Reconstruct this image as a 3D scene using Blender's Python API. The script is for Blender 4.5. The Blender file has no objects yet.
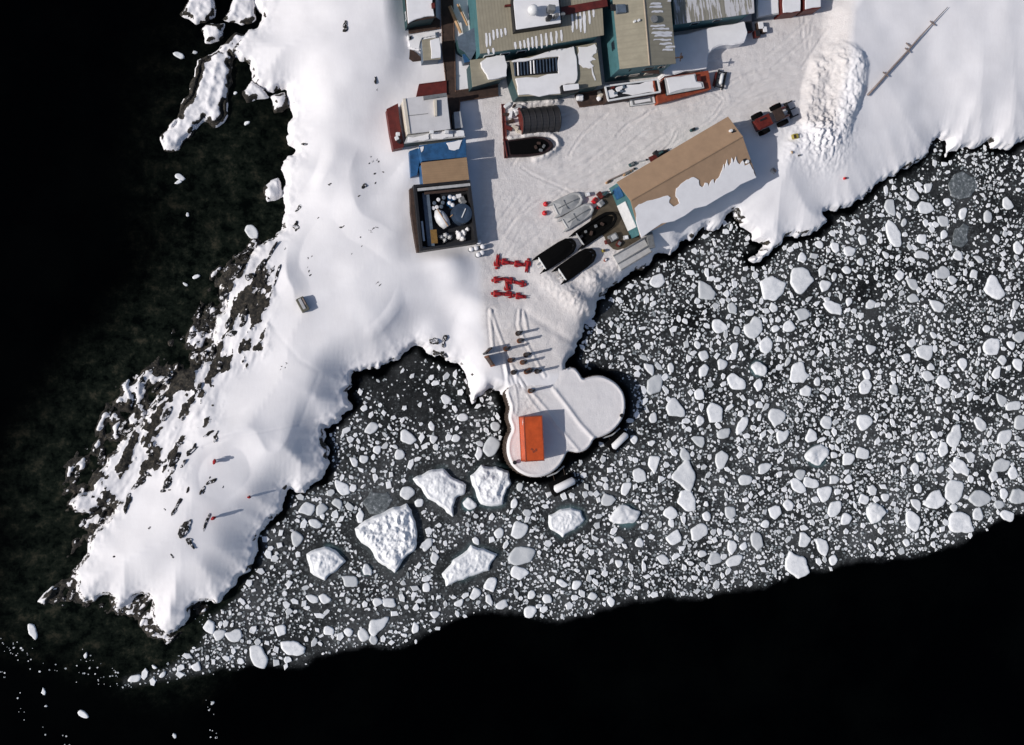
import bpy, bmesh, math, random
import numpy as np
from mathutils import Vector, Matrix, Euler
random.seed(7); rng = np.random.default_rng(7)
SC = bpy.context.scene; COL = SC.collection
W, H, F = 1024, 745, 1100.0
# ------------------------------------------------------------------ camera (photo geometry)
nad = Vector((235-512, 372.5-425, -F)).normalized()
zc = -nad
xc = (Vector((1,0,0)) - zc*zc.x).normalized()
yc = zc.cross(xc)
M3 = Matrix((xc, yc, zc))            # camera -> world
slant = F/7.5
vd = M3 @ Vector((0,0,-1))
CAM = Vector((0,0,3)) - vd*slant
def ray(px,py): return (M3 @ Vector((px-512, 372.5-py, -F))).normalized()
def U(px,py,z=0.0):
    d = ray(px,py); t = (z-CAM.z)/d.z
    p = CAM + d*t; return Vector((p.x,p.y,z))
def UP(px,py,p0,n):                  # onto a plane
    d = ray(px,py); return CAM + d*((p0-CAM).dot(n)/d.dot(n))
cam = bpy.data.cameras.new('camera'); cam.sensor_width = 36; cam.lens = F/W*36; cam.clip_end = 5000; cam.clip_start = 1
co = bpy.data.objects.new('camera', cam); COL.objects.link(co)
co.matrix_world = Matrix.Translation(CAM) @ M3.to_4x4(); SC.camera = co
# ------------------------------------------------------------------ light
SEL, SAZ = math.radians(33), math.radians(13)     # shadows run towards +x, a little +y
sdir = Vector((-math.cos(SAZ)*math.cos(SEL), -math.sin(SAZ)*math.cos(SEL), math.sin(SEL)))
L = bpy.data.lights.new('sun','SUN'); L.energy = 3.3; L.angle = math.radians(0.5); L.color = (1,0.962,0.925)
lo = bpy.data.objects.new('sun', L); COL.objects.link(lo); lo.rotation_euler = sdir.to_track_quat('Z','Y').to_euler()
w = bpy.data.worlds.new('World'); SC.world = w; w.use_nodes = True
nt = w.node_tree; bg = nt.nodes['Background']; sky = nt.nodes.new('ShaderNodeTexSky'); sky.sky_type='NISHITA'
sky.sun_disc = False; sky.sun_elevation = SEL; sky.sun_rotation = math.atan2(sdir.x, sdir.y); sky.air_density = 0.8; sky.dust_density = 1.5
nt.links.new(sky.outputs[0], bg.inputs[0]); bg.inputs[1].default_value = 0.085
SC.view_settings.view_transform='Standard'; SC.view_settings.look='None'; SC.view_settings.exposure=0
# ------------------------------------------------------------------ numpy noise
_T = rng.random((8,256,256)).astype(np.float32)
def vn(x,y,s=0):
    xi=np.floor(x).astype(int); yi=np.floor(y).astype(int); fx=x-xi; fy=y-yi
    fx=fx*fx*(3-2*fx); fy=fy*fy*(3-2*fy); T=_T[s%8]; a=xi&255; b=(xi+1)&255; c=yi&255; d=(yi+1)&255
    return (T[a,c]*(1-fx)+T[b,c]*fx)*(1-fy)+(T[a,d]*(1-fx)+T[b,d]*fx)*fy
def fbm(x,y,o=4,s=0):
    r=0;a=.5;t=0
    for i in range(o):
        r=r+a*vn(x*2**i+17.3*i+s*5.1,y*2**i+9.1*i+s*3.7,s+i); t+=a; a*=.5
    return r/t-0.5
def ss(x,a,b):
    t=np.clip((x-a)/(b-a),0,1); return t*t*(3-2*t)
# ------------------------------------------------------------------ materials
MATS={}
def mk(name, build):
    if name in MATS: return MATS[name]
    m=bpy.data.materials.new(name); m.use_nodes=True; n=m.node_tree; p=n.nodes['Principled BSDF']
    build(n,p); MATS[name]=m; return m
def nd(n,t,**k):
    x=n.nodes.new(t)
    for a,b in k.items():
        if a in x.inputs: x.inputs[a].default_value=b
        else: setattr(x,a,b)
    return x
def ramp(n,fac,stops):
    r=n.nodes.new('ShaderNodeValToRGB'); n.links.new(fac,r.inputs[0]); e=r.color_ramp.elements
    e[0].position=stops[0][0]; e[0].color=(*stops[0][1],1); e[1].position=stops[-1][0]; e[1].color=(*stops[-1][1],1)
    for s in stops[1:-1]:
        q=e.new(s[0]); q.color=(*s[1],1)
    return r.outputs[0]
def noise(n,co,scale,detail=5,rough=.55):
    x=nd(n,'ShaderNodeTexNoise',Scale=scale,Detail=detail,Roughness=rough); n.links.new(co,x.inputs['Vector']); return x.outputs['Fac']
def mixc(n,f,a,b,mode='MIX'):
    x=n.nodes.new('ShaderNodeMix'); x.data_type='RGBA'; x.blend_type=mode
    for i,v in ((0,f),(6,a),(7,b)):
        if isinstance(v,(int,float)): x.inputs[i].default_value=v
        elif isinstance(v,tuple): x.inputs[i].default_value=(*v,1)
        else: n.links.new(v,x.inputs[i])
    return x.outputs[2]
def mth(n,op,a,b=0.0,c=None,clamp=False):
    x=n.nodes.new('ShaderNodeMath'); x.operation=op; x.use_clamp=clamp
    for i,v in enumerate((a,b) if c is None else (a,b,c)):
        if isinstance(v,(int,float)): x.inputs[i].default_value=v
        else: n.links.new(v,x.inputs[i])
    return x.outputs[0]
def bump(n,p,h,st,dist=.1):
    b=nd(n,'ShaderNodeBump',Distance=dist)
    if isinstance(st,(int,float)): b.inputs['Strength'].default_value=st
    else: n.links.new(st,b.inputs['Strength']); n.links.new(h,b.inputs['Height']); n.links.new(b.outputs[0],p.inputs['Normal'])
def geo(n): return n.nodes.new('ShaderNodeNewGeometry').outputs['Position']
def attr(n,a):
    x=n.nodes.new('ShaderNodeAttribute'); x.attribute_name=a; return x.outputs['Fac']
SNOW=(0.82,0.80,0.81)
def _snow(n,p):
    g=geo(n); c=ramp(n,noise(n,g,.9,8),[(.3,(.78,.765,.77)),(.65,(.85,.835,.84))])
    n.links.new(c,p.inputs['Base Color']); p.inputs['Roughness'].default_value=.75
    bump(n,p,noise(n,g,3,9,.65),.45,.22)
def snow(): return mk('snow',_snow)
def paint(name,c,rough=.6,var=.25,scale=2.0,snowy=0.0,metal=0.0):
    def b(n,p):
        g=geo(n); f=noise(n,g,scale,6,.65); lo=tuple(v*(1-var) for v in c); hi=tuple(min(1,v*(1+var)) for v in c)
        col=ramp(n,f,[(.3,lo),(.7,hi)])
        if snowy>0:
            nz=n.nodes.new('ShaderNodeSeparateXYZ'); n.links.new(n.nodes.new('ShaderNodeNewGeometry').outputs['Normal'],nz.inputs[0])
            m=mth(n,'MULTIPLY',mth(n,'GREATER_THAN',nz.outputs[2],.6),mth(n,'GREATER_THAN',noise(n,g,1.3,5,.7),1-snowy))
            col=mixc(n,m,col,SNOW)
        n.links.new(col,p.inputs['Base Color']); p.inputs['Roughness'].default_value=rough; p.inputs['Metallic'].default_value=metal
        bump(n,p,noise(n,g,scale*4,4),.2,.02)
    return mk(name,b)
def ribbed(name,c,ang,sp,dark=.7,snowy=0.0,c2=None):
    # metal sheet roof with ribs running along direction ang (degrees, world)
    def b(n,p):
        g=geo(n); mp=nd(n,'ShaderNodeMapping'); mp.inputs['Rotation'].default_value=(0,0,-math.radians(ang)); n.links.new(g,mp.inputs['Vector'])
        wv=nd(n,'ShaderNodeTexWave',Scale=1/sp*.314*1.0,Distortion=0.0); wv.bands_direction='Y'; n.links.new(mp.outputs[0],wv.inputs['Vector'])
        base=ramp(n,noise(n,g,.8,7,.7),[(.3,tuple(v*.82 for v in c)),(.7,tuple(v*1.12 for v in c))])
        base=mixc(n,mth(n,'MULTIPLY',mth(n,'GREATER_THAN',wv.outputs['Fac'],.8),.55),base,tuple(v*dark for v in (c2 or c)))
        st=nd(n,'ShaderNodeMapping'); st.inputs['Scale'].default_value=(.25,3,1); n.links.new(mp.outputs[0],st.inputs['Vector'])
        base=mixc(n,mth(n,'MULTIPLY',noise(n,st.outputs[0],1.5,4),.35),base,tuple(v*.55 for v in c))
        if snowy>0:
            sm=mth(n,'GREATER_THAN',mth(n,'ADD',mth(n,'MULTIPLY',noise(n,st.outputs[0],1.0,5,.6),.75),mth(n,'MULTIPLY',noise(n,g,.35,2),.3)),1-snowy)
            base=mixc(n,mth(n,'MULTIPLY',sm,.75),base,(.66,.65,.68))
        n.links.new(base,p.inputs['Base Color']); p.inputs['Roughness'].default_value=.55; p.inputs['Metallic'].default_value=0
        bump(n,p,wv.outputs['Fac'],.5,.05)
    return mk(name,b)
def _rock(n,p):
    g=geo(n); c=ramp(n,noise(n,g,1.6,9,.7),[(.38,(.002,.0018,.0015)),(.54,(.009,.0078,.006)),(.72,(.07,.058,.043))])
    sx=n.nodes.new('ShaderNodeSeparateXYZ'); n.links.new(n.nodes.new('ShaderNodeNewGeometry').outputs['Normal'],sx.inputs[0])
    m=mth(n,'MULTIPLY',ss_node(n,sx.outputs[2],.8,.92),ss_node(n,noise(n,g,1.7,6,.7),.53,.57))
    c=mixc(n,m,c,SNOW); n.links.new(c,p.inputs['Base Color']); p.inputs['Roughness'].default_value=.85
    bump(n,p,noise(n,g,3,9,.7),.9,.25)
def ss_node(n,v,a,b):
    x=n.nodes.new('ShaderNodeMapRange'); x.interpolation_type='SMOOTHSTEP'; n.links.new(v,x.inputs[0])
    x.inputs[1].default_value=a; x.inputs[2].default_value=b; return x.outputs[0]
def rock(): return mk('dark_rock',_rock)
def _terr(n,p):
    g=geo(n)
    sn=ramp(n,noise(n,g,.35,8),[(.3,(.785,.765,.775)),(.65,(.85,.83,.84))])
    dm=nd(n,'ShaderNodeMapping'); dm.inputs['Rotation'].default_value=(0,0,-.42); dm.inputs['Scale'].default_value=(.22,1.1,1); n.links.new(g,dm.inputs['Vector'])
    pl=ramp(n,mth(n,'ADD',mth(n,'MULTIPLY',noise(n,dm.outputs[0],1.3,7,.65),.6),mth(n,'MULTIPLY',noise(n,g,1.2,9,.7),.4)),[(.3,(.645,.60,.58)),(.65,(.775,.735,.715))])
    pa=attr(n,'plow'); sn=mixc(n,pa,sn,pl)
    rk=ramp(n,noise(n,g,2.2,10,.8),[(.38,(.002,.0018,.0014)),(.5,(.016,.0135,.010)),(.64,(.10,.083,.06))])
    ra=attr(n,'rock'); rm=ss_node(n,mth(n,'ADD',ra,mth(n,'MULTIPLY',mth(n,'SUBTRACT',noise(n,g,1.1,8,.7),.5),.9)),.47,.53)
    c=mixc(n,rm,sn,rk); n.links.new(c,p.inputs['Base Color']); p.inputs['Roughness'].default_value=.8
    h1=noise(n,g,2.2,9,.6); h2=noise(n,g,5,9,.72)
    mp=nd(n,'ShaderNodeMapping'); mp.inputs['Rotation'].default_value=(0,0,.5); mp.inputs['Scale'].default_value=(1,.28,1); n.links.new(g,mp.inputs['Vector'])
    h3=noise(n,mp.outputs[0],2.4,6,.6)
    hh=mth(n,'ADD',mth(n,'MULTIPLY',h1,.10),mth(n,'ADD',mth(n,'MULTIPLY',h3,.13),mth(n,'MULTIPLY',h2,mth(n,'ADD',mth(n,'MULTIPLY',pa,.55),mth(n,'MULTIPLY',rm,1.3)))))
    bump(n,p,hh,mth(n,'ADD',.34,mth(n,'MULTIPLY',mth(n,'MAXIMUM',pa,rm),.3)),.28)
def _water(n,p):
    g=geo(n)
    deep=ramp(n,noise(n,g,.06,6,.6),[(.45,(.00005,.00006,.00007)),(.75,(.0009,.0013,.0011))])
    sh=attr(n,'shallow'); deep=mixc(n,sh,deep,ramp(n,noise(n,g,.45,10,.8),[(.42,(.0012,.0022,.0016)),(.54,(.011,.015,.0105)),(.66,(.052,.048,.033))]))
    sl=attr(n,'slush')
    v1=nd(n,'ShaderNodeTexVoronoi',Scale=2.6,Randomness=1.0); v2=nd(n,'ShaderNodeTexVoronoi',Scale=5.2,Randomness=1.0)
    wp=nd(n,'ShaderNodeTexNoise',Scale=4.0,Detail=3.0); n.links.new(g,wp.inputs['Vector'])
    va=n.nodes.new('ShaderNodeVectorMath'); va.operation='MULTIPLY_ADD'; n.links.new(wp.outputs['Color'],va.inputs[0]); va.inputs[1].default_value=(.25,.25,0); n.links.new(g,va.inputs[2])
    for v in (v1,v2): n.links.new(va.outputs[0],v.inputs['Vector'])
    big=noise(n,g,.16,4,.6)
    def bits(v,lo,hi):
        sx=n.nodes.new('ShaderNodeSeparateColor'); n.links.new(v.outputs['Color'],sx.inputs[0])
        rad=mth(n,'MULTIPLY',sx.outputs[0],.52)
        mk_=ss_node(n,mth(n,'SUBTRACT',rad,v.outputs['Distance']),lo,hi)
        return mth(n,'MULTIPLY',mk_,mth(n,'MULTIPLY',sx.outputs[1],sx.outputs[1]))
    b=mth(n,'MAXIMUM',bits(v1,-.02,.10),mth(n,'MULTIPLY',bits(v2,-.02,.1),.8))
    ice=mixc(n,b,ramp(n,mth(n,'ADD',mth(n,'MULTIPLY',big,.6),mth(n,'MULTIPLY',noise(n,g,1.6,8,.75),.5)),[(.33,(.009,.010,.011)),(.5,(.028,.030,.031)),(.66,(.085,.088,.09))]),(.22,.24,.245))
    c=mixc(n,sl,deep,ice); c=mixc(n,attr(n,'cyan'),c,(.12,.22,.235))
    n.links.new(c,p.inputs['Base Color']); p.inputs['Roughness'].default_value=.3
    p.inputs['Specular IOR Level'].default_value=.05
    n.links.new(mth(n,'ADD',mth(n,'MULTIPLY',sl,.5),.2),p.inputs['Roughness'])
    bump(n,p,mth(n,'ADD',mth(n,'MULTIPLY',mth(n,'MULTIPLY',b,sl),1.0),mth(n,'MULTIPLY',noise(n,g,2,4),.1)),.3,.08)
def _ice(n,p):
    g=geo(n); t=attr(n,'tone')
    c=mixc(n,t,(.16,.19,.20),(.90,.90,.905)); c=mixc(n,mth(n,'MULTIPLY',ss_node(n,noise(n,g,1.6,7,.75),.46,.66),.45),c,(.5,.52,.54))
    sx=n.nodes.new('ShaderNodeSeparateXYZ'); n.links.new(g,sx.inputs[0])
    c=mixc(n,ss_node(n,sx.outputs[2],.06,-.02),c,(.10,.19,.20))
    n.links.new(c,p.inputs['Base Color']); p.inputs['Roughness'].default_value=.55
    bump(n,p,noise(n,g,4,8,.7),.7,.14)
ICE=mk('sea_ice',_ice)
def _slushy(n,p):
    g=geo(n); c=ramp(n,noise(n,g,2.2,9,.75),[(.35,(.05,.06,.062)),(.55,(.16,.175,.18)),(.68,(.6,.62,.64))])
    n.links.new(c,p.inputs['Base Color']); p.inputs['Roughness'].default_value=.4; bump(n,p,noise(n,g,5,6,.7),.6,.08)
SLUSHY=mk('translucent_wet_ice',_slushy)
# ------------------------------------------------------------------ object helpers
class MB:
    def __init__(s): s.v=[]; s.f=[]
    def add(s,vs,fs):
        b=len(s.v); s.v+= [Vector(v) for v in vs]; s.f+=[tuple(i+b for i in f) for f in fs]; return s
    def box(s,c,d,rz=0,rx=0,ry=0,taper=1.0):
        R=Euler((rx,ry,rz)).to_matrix(); vs=[]
        for z in (-.5,.5):
            k=1 if z<0 else taper
            for x,y in ((-.5,-.5),(.5,-.5),(.5,.5),(-.5,.5)): vs.append(Vector(c)+R@Vector((x*d[0]*k,y*d[1]*k,z*d[2])))
        return s.add(vs,[(3,2,1,0),(4,5,6,7),(0,1,5,4),(1,2,6,5),(2,3,7,6),(3,0,4,7)])
    def prism(s,poly,z0,z1):
        poly=[(p[0],p[1]) for p in poly]
        if sum(poly[i-1][0]*poly[i][1]-poly[i][0]*poly[i-1][1] for i in range(len(poly)))<0: poly=poly[::-1]
        n=len(poly); f0=(lambda p:z0) if not callable(z0) else z0; f1=(lambda p:z1) if not callable(z1) else z1
        vs=[(*p,f0(p)) for p in poly]+[(*p,f1(p)) for p in poly]
        return s.add(vs,[tuple(range(n-1,-1,-1)),tuple(range(n,2*n))]+[(i,(i+1)%n,(i+1)%n+n,i+n) for i in range(n)])
    def tube(s,path,r,n=8,cap=True):
        path=[Vector(p) for p in path]; rs=r if isinstance(r,(list,tuple)) else [r]*len(path); vs=[];fs=[]
        for i,p in enumerate(path):
            t=(path[min(i+1,len(path)-1)]-path[max(i-1,0)]).normalized()
            u=t.cross(Vector((0,0,1))); u=u.normalized() if u.length>1e-3 else Vector((1,0,0)); q=u.cross(t)
            for k in range(n):
                a=2*math.pi*k/n; vs.append(p+u*math.cos(a)*rs[i]+q*math.sin(a)*rs[i])
        for i in range(len(path)-1):
            for k in range(n): fs.append((i*n+k,i*n+(k+1)%n,(i+1)*n+(k+1)%n,(i+1)*n+k))
        if cap: fs+= [tuple(range(n-1,-1,-1)),tuple(range((len(path)-1)*n,len(path)*n))]
        return s.add(vs,fs)
    def cyl(s,c,r,h,n=20,r2=None): return s.tube([c,Vector(c)+Vector((0,0,h))],[r,r if r2 is None else r2],n)
    def cylx(s,c,r,L,ax,n=20):
        a=Vector(ax).normalized()*L/2; return s.tube([Vector(c)-a,Vector(c)+a],r,n)
    def dome(s,c,r,zs=1,n=16,m=6,lo=-.2):
        vs=[];fs=[]
        for i in range(m+1):
            a=lo*math.pi/2+(1-lo)*math.pi/2*i/m*.999
            for k in range(n):
                b=2*math.pi*k/n; vs.append(Vector(c)+Vector((r*math.cos(a)*math.cos(b),r*math.cos(a)*math.sin(b),r*zs*math.sin(a))))
        for i in range(m):
            for k in range(n): fs.append((i*n+k,i*n+(k+1)%n,(i+1)*n+(k+1)%n,(i+1)*n+k))
        fs.append(tuple(range(m*n,(m+1)*n))); return s.add(vs,fs)
    def build(s,name,mat,parent=None,smooth=False,bevel=0,local=False):
        off=Vector((0,0,0)) if (local or parent is None) else wloc(parent)
        me=bpy.data.meshes.new(name); me.from_pydata([v-off for v in s.v],[],s.f); me.materials.append(mat)
        bm=bmesh.new(); bm.from_mesh(me); bmesh.ops.recalc_face_normals(bm,faces=bm.faces)
        if bevel: bmesh.ops.bevel(bm,geom=list(bm.edges),offset=bevel,segments=2,affect='EDGES',clamp_overlap=True)
        bm.to_mesh(me); bm.free()
        if smooth: me.polygons.foreach_set('use_smooth',[True]*len(me.polygons))
        o=bpy.data.objects.new(name,me); COL.objects.link(o); o.parent=parent; return o
def wloc(o):
    v=Vector((0,0,0))
    while o: v=v+o.location; o=o.parent
    return v
def tag(o,label=None,cat=None,group=None,kind=None):
    if label: o['label']=label
    if cat: o['category']=cat
    if group: o['group']=group
    if kind: o['kind']=kind
    return o
def thing(name,label,cat,loc,rz=0,group=None):
    o=bpy.data.objects.new(name,None); COL.objects.link(o); o.location=loc; o.rotation_euler=(0,0,rz); o.empty_display_size=.5
    return tag(o,label,cat,group)
def dup(root,loc,rz,label=None,group=None,scale=None):
    r=root.copy(); COL.objects.link(r); r.location=loc; r.rotation_euler=(0,0,rz)
    if scale: r.scale=(scale,)*3 if not isinstance(scale,tuple) else scale
    if label: r['label']=label
    if group: r['group']=group
    for ch in list(root.children):
        c=ch.copy(); COL.objects.link(c); c.parent=r
        for g in list(ch.children):
            d=g.copy(); COL.objects.link(d); d.parent=c
    return r
def grid_mesh(name,X,Y,Z,keep,mat,attrs,kind):
    ny,nx=X.shape; idx=-np.ones(X.shape,int)
    q=keep[:-1,:-1]&keep[1:,:-1]&keep[:-1,1:]&keep[1:,1:]
    used=np.zeros(X.shape,bool); used[:-1,:-1]|=q; used[1:,:-1]|=q; used[:-1,1:]|=q; used[1:,1:]|=q
    idx[used]=np.arange(used.sum()); co=np.stack([X[used],Y[used],Z[used]],1).astype(np.float32)
    fs=np.stack([idx[:-1,:-1][q],idx[:-1,1:][q],idx[1:,1:][q],idx[1:,:-1][q]],1).astype(np.int32)
    me=bpy.data.meshes.new(name); me.vertices.add(len(co)); me.vertices.foreach_set('co',co.ravel())
    me.loops.add(fs.size); me.loops.foreach_set('vertex_index',fs.ravel()); me.polygons.add(len(fs))
    me.polygons.foreach_set('loop_start',np.arange(0,fs.size,4,dtype=np.int32)); me.polygons.foreach_set('loop_total',np.full(len(fs),4,np.int32))
    me.polygons.foreach_set('use_smooth',np.ones(len(fs),bool)); me.update(calc_edges=True)
    for k,a in attrs.items():
        at=me.attributes.new(k,'FLOAT','POINT'); at.data.foreach_set('value',np.ascontiguousarray(a[used],dtype=np.float32))
    me.materials.append(mat); o=bpy.data.objects.new(name,me); COL.objects.link(o); o['kind']=kind; return o
# ------------------------------------------------------------------ polygons traced on the photograph
def zm(ox,oy,s,pts): return [(ox+x/s,oy+y/s) for x,y in pts]
coast=[(252,-160),(252,0),(260,13),(257,23),(247,28),(237,38),(229,46),(234,56),(245,61),(248,77),(262,87),(275,94),(285,89),(290,107),(287,120),(285,143),(294,148),(282,161),(280,189),(280,195),(283,211),(275,231),(262,239),(250,249),(237,259),(224,267),(216,282),(222,300),(212,318),(208,338),(214,352),(196,362),(178,366),(164,385),(146,404),(133,424),(118,440),(104,452),(96,470),(88,488),(68,498),(62,503),(71,516),(91,518),(106,508),(110,510),(99,523),(86,539),(83,553),(73,566),(66,571),(75,596),(80,606),(96,606),(104,599),(110,600),(112,609),(122,613),(134,605),(141,598),(149,602),(146,613),(150,624),(156,633),(163,641),(179,634),(190,623),(193,611),(201,605),(213,607),(223,605),(236,590),(241,578),(256,566),(259,543),(266,530),(279,517),(286,500),
(290,489),(305,495),(320,484),(331,469),(331,448),(326,430),(343,421),(355,410),(349,392),(355,374),(370,371),(388,365),(405,354),(417,345),(429,354),(444,359),(458,365),(467,386),(473,405),(482,407),(480,398),(491,389),(500,392),(508,400),(520,405),(560,400),(572,378),(569,365),(580,354),(580,343),(588,330),(586,321),(598,313),(599,306),(602,297),(617,286),(637,271),(652,265),(658,254),(672,256),(684,242),(696,239),(707,227),(722,229),(734,213),(743,227),(754,233),(754,242),(765,245),(748,256),(754,264),(772,256),(784,245),(795,236),(801,239),(817,233),(833,221),(826,213),(849,209),(865,199),(876,189),(892,177),(908,169),(932,154),(941,138),(949,140),(947,158),(963,150),(991,142),(995,150),(1010,150),(1024,142),(1060,120),(1120,100),(1200,60),(1200,-160)]
islets=[[(222,45),(236,32),(250,36),(240,47),(232,59),(227,62),(232,82),(226,92),(227,104),(225,118),(214,126),(204,119),(190,136),(177,149),(165,149),(161,135),(178,117),(190,94),(195,76),(198,60),(212,54)],[(219,51),(202,61),(199,77),(194,94),(181,117),(163,135),(166,148),(176,148),(188,135),(204,117),(214,125),(223,117),(223,102),(228,82),(232,59),(227,51)],
 [(181,13),(190,-4),(214,-6),(214,15),(196,22)],[(224,18),(234,-2),(252,-5),(255,18),(242,23)],[(202,28),(224,23),(222,36),(206,41)],
 [(243,91),(252,80),(263,88),(268,96),(255,98),(247,101)],[(272,96),(284,92),(289,106),(275,111)],[(127,403),(121,385),(128,380),(133,398),(131,412),(120,410)],
 [(38,602),(52,588),(55,590),(44,605)],[(265,186),(278,178),(281,196),(268,200)]]
shelf=[(275,205),(265,222),(250,228),(225,248),(205,262),(192,285),(183,305),(178,325),(160,328),(150,350),(135,365),(120,375),(108,390),(98,405),(88,425),(76,440),(66,455),(58,475),(50,495),(55,515),(70,530),(60,550),(48,575),(38,600),(50,612),(70,610),(82,618),(110,620),(135,632),(160,648),(190,640),(215,612),(225,560),(240,300),(275,250)]
slushp=[(1060,60),(1120,480),(1060,495),(1024,513),(990,527),(960,546),(935,552),(900,562),(850,566),(800,574),(765,588),(735,590),(690,600),(640,602),(600,612),(560,623),(520,614),(480,613),(440,622),(420,635),(400,646),(365,650),(330,655),(300,663),(260,668),(230,672),(190,678),(150,684),(120,690),(120,676),(160,668),(195,640),(220,600),(300,450),(420,300),(600,200),(900,60)]
pierp=[(505,388),(508,400),(511,407),(508,418),(513,429),(509,436),(507,444),(507,452),(509,460),(513,467),(520,473),(530,477),(541,477),(550,474),(558,468),(564,460),(567,452),(571,451),(578,453),(587,450),(592,444),(594,438),(602,437),(612,432),(620,424),(625,414),(626,402),(624,392),(617,383),(607,377),(598,375),(589,377),(583,379),(580,373),(574,366),(560,372),(530,380)]
ptop=2.5
def jag(poly,amp,z,it=2,seed=1,P=None):
    r=random.Random(seed); P=P or [U(x,y,z).to_2d() for x,y in poly]
    for k in range(it):
        Q=[]
        for i,p in enumerate(P):
            q=P[(i+1)%len(P)]; d=q-p; Q.append(p)
            if .5<d.length<15: Q.append((p+q)/2+Vector((-d.y,d.x))*r.uniform(-amp,amp))
            elif d.length>=15: Q.append((p+q)/2)
        P=Q
    return P
# ------------------------------------------------------------------ raster helpers
ST=.15; X0,X1,Y0,Y1=-75,115,-52,72
gx=np.arange(X0,X1,ST); gy=np.arange(Y0,Y1,ST); GX,GY=np.meshgrid(gx,gy)
def inside(polys,gx,gy):
    par=np.zeros((len(gy),len(gx)+1),np.int32); st=gx[1]-gx[0]
    for P in polys:
        for i in range(len(P)):
            (xa,ya),(xb,yb)=P[i],P[(i+1)%len(P)]
            if ya==yb: continue
            if ya>yb: xa,ya,xb,yb=xb,yb,xa,ya
            j=np.nonzero((gy>=ya)&(gy<yb))[0]
            if not len(j): continue
            xx=xa+(gy[j]-ya)*(xb-xa)/(yb-ya); k=np.clip(np.ceil((xx-gx[0])/st).astype(int),0,len(gx)); np.add.at(par,(j,k),1)
    return (np.cumsum(par,1)[:,:-1]%2).astype(bool)
def sdist(polys,gx,gy,maxd):
    D=np.full((len(gy),len(gx)),maxd,np.float32); st=gx[1]-gx[0]
    for P in polys:
        for i in range(len(P)):
            (xa,ya),(xb,yb)=P[i],P[(i+1)%len(P)]
            i0=max(0,int((min(xa,xb)-maxd-gx[0])/st)); i1=min(len(gx),int((max(xa,xb)+maxd-gx[0])/st)+2)
            j0=max(0,int((min(ya,yb)-maxd-gy[0])/st)); j1=min(len(gy),int((max(ya,yb)+maxd-gy[0])/st)+2)
            if i0>=i1 or j0>=j1: continue
            x=gx[None,i0:i1]; y=gy[j0:j1,None]; dx,dy=xb-xa,yb-ya; l=dx*dx+dy*dy+1e-9
            t=np.clip(((x-xa)*dx+(y-ya)*dy)/l,0,1); d=np.hypot(x-xa-t*dx,y-ya-t*dy)
            D[j0:j1,i0:i1]=np.minimum(D[j0:j1,i0:i1],d)
    m=inside(polys[:1],gx,gy)
    for P in polys[1:]: m|=inside([P],gx,gy)
    return np.where(m,D,-D)
def flatp(px,z=3.0): return [U(x,y,z).to_2d() for x,y in px]
CO=jag(coast,.17,1.0,3,3); IS=[jag(p,.12,.5,2,11+i) for i,p in enumerate(islets)]; SH=jag(shelf,.2,.1,3,5)
sdf=sdist([CO],gx,gy,1.5)
# coarse wide distance
cs=.6; cgx=np.arange(X0,X1+cs,cs); cgy=np.arange(Y0,Y1+cs,cs)
def up(A):
    fx=(GX-cgx[0])/cs; fy=(GY-cgy[0])/cs; i=np.clip(fx.astype(int),0,len(cgx)-2); j=np.clip(fy.astype(int),0,len(cgy)-2); fx=fx-i; fy=fy-j
    return (A[j,i]*(1-fx)+A[j,i+1]*fx)*(1-fy)+(A[j+1,i]*(1-fx)+A[j+1,i+1]*fx)*fy
wide=up(sdist([CO],cgx,cgy,22)); sd=np.where(np.abs(sdf)<1.4,sdf,wide)
sdi=sdist(IS,gx,gy,3.0)
sdsh=sdist([SH],gx,gy,3.0)
def zone(px,w,z=3.0):      # soft mask of a traced area
    return ss(up(sdist([flatp(px,z)],cgx,cgy,12)),-w,w)
flat=zone([(392,-60),(400,30),(406,62),(392,95),(384,110),(390,150),(405,165),(412,252),(440,258),(480,262),(483,300),(470,330),(490,385),(500,420),(575,420),(582,380),(575,345),(588,310),(600,280),(640,255),(660,235),(760,180),(790,150),(830,130),(835,10),(880,-60)],2.4)
plow=zone([(478,100),(500,60),(520,20),(700,20),(850,-20),(845,40),(830,130),(785,122),(756,112),(745,135),(640,190),(652,238),(625,268),(608,292),(592,315),(585,335),(560,372),(515,372),(490,350),(482,320),(478,250)],.9)
lowp=zone([(475,330),(600,320),(620,480),(490,480)],3.5)
pileb=U(838,86,3.5); ang=math.radians(-107)
# ------------------------------------------------------------------ height field
edge=ss(sd+.7*fbm(GX*.8,GY*.8,4,2)+.35*fbm(GX*2.2,GY*2.2,3,5),-.1,.95)
wx=GX+3.5*fbm(GX*.07,GY*.07,2,5); wy=GY+3.5*fbm(GX*.07+40,GY*.07,2,6)
a=math.radians(62); ru=wx*math.cos(a)+wy*math.sin(a); rv=-wx*math.sin(a)+wy*math.cos(a)
und=fbm(ru*.03+rv*.02,rv*.055,2,1)+.012*fbm(ru*.10,rv*.30,2,5); und2=fbm(GX*.22,GY*.22,2,3)
east=ss(GX,16,32)
inl=(2.6*(1-np.exp(-np.maximum(sd,0)/6)))*(1-east)+ (4.8*(1-np.exp(-np.maximum(sd,0)/10)))*east
amp=ss(sd,.2,6)
ridge_=np.maximum(0,.12-np.abs(fbm(ru*.05+9,rv*.14+4,2,6)))**1.0*ss(fbm(GX*.08,GY*.08,2,7),-.05,.15)*4
Z=-.5+edge*(1.5+.6*fbm(GX*.16,GY*.16,2,4))+inl*1.0+amp*(und*4.0*(1-.7*east)+und2*.08*(1-.6*east)+(1-east)*1.1*ridge_)
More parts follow.
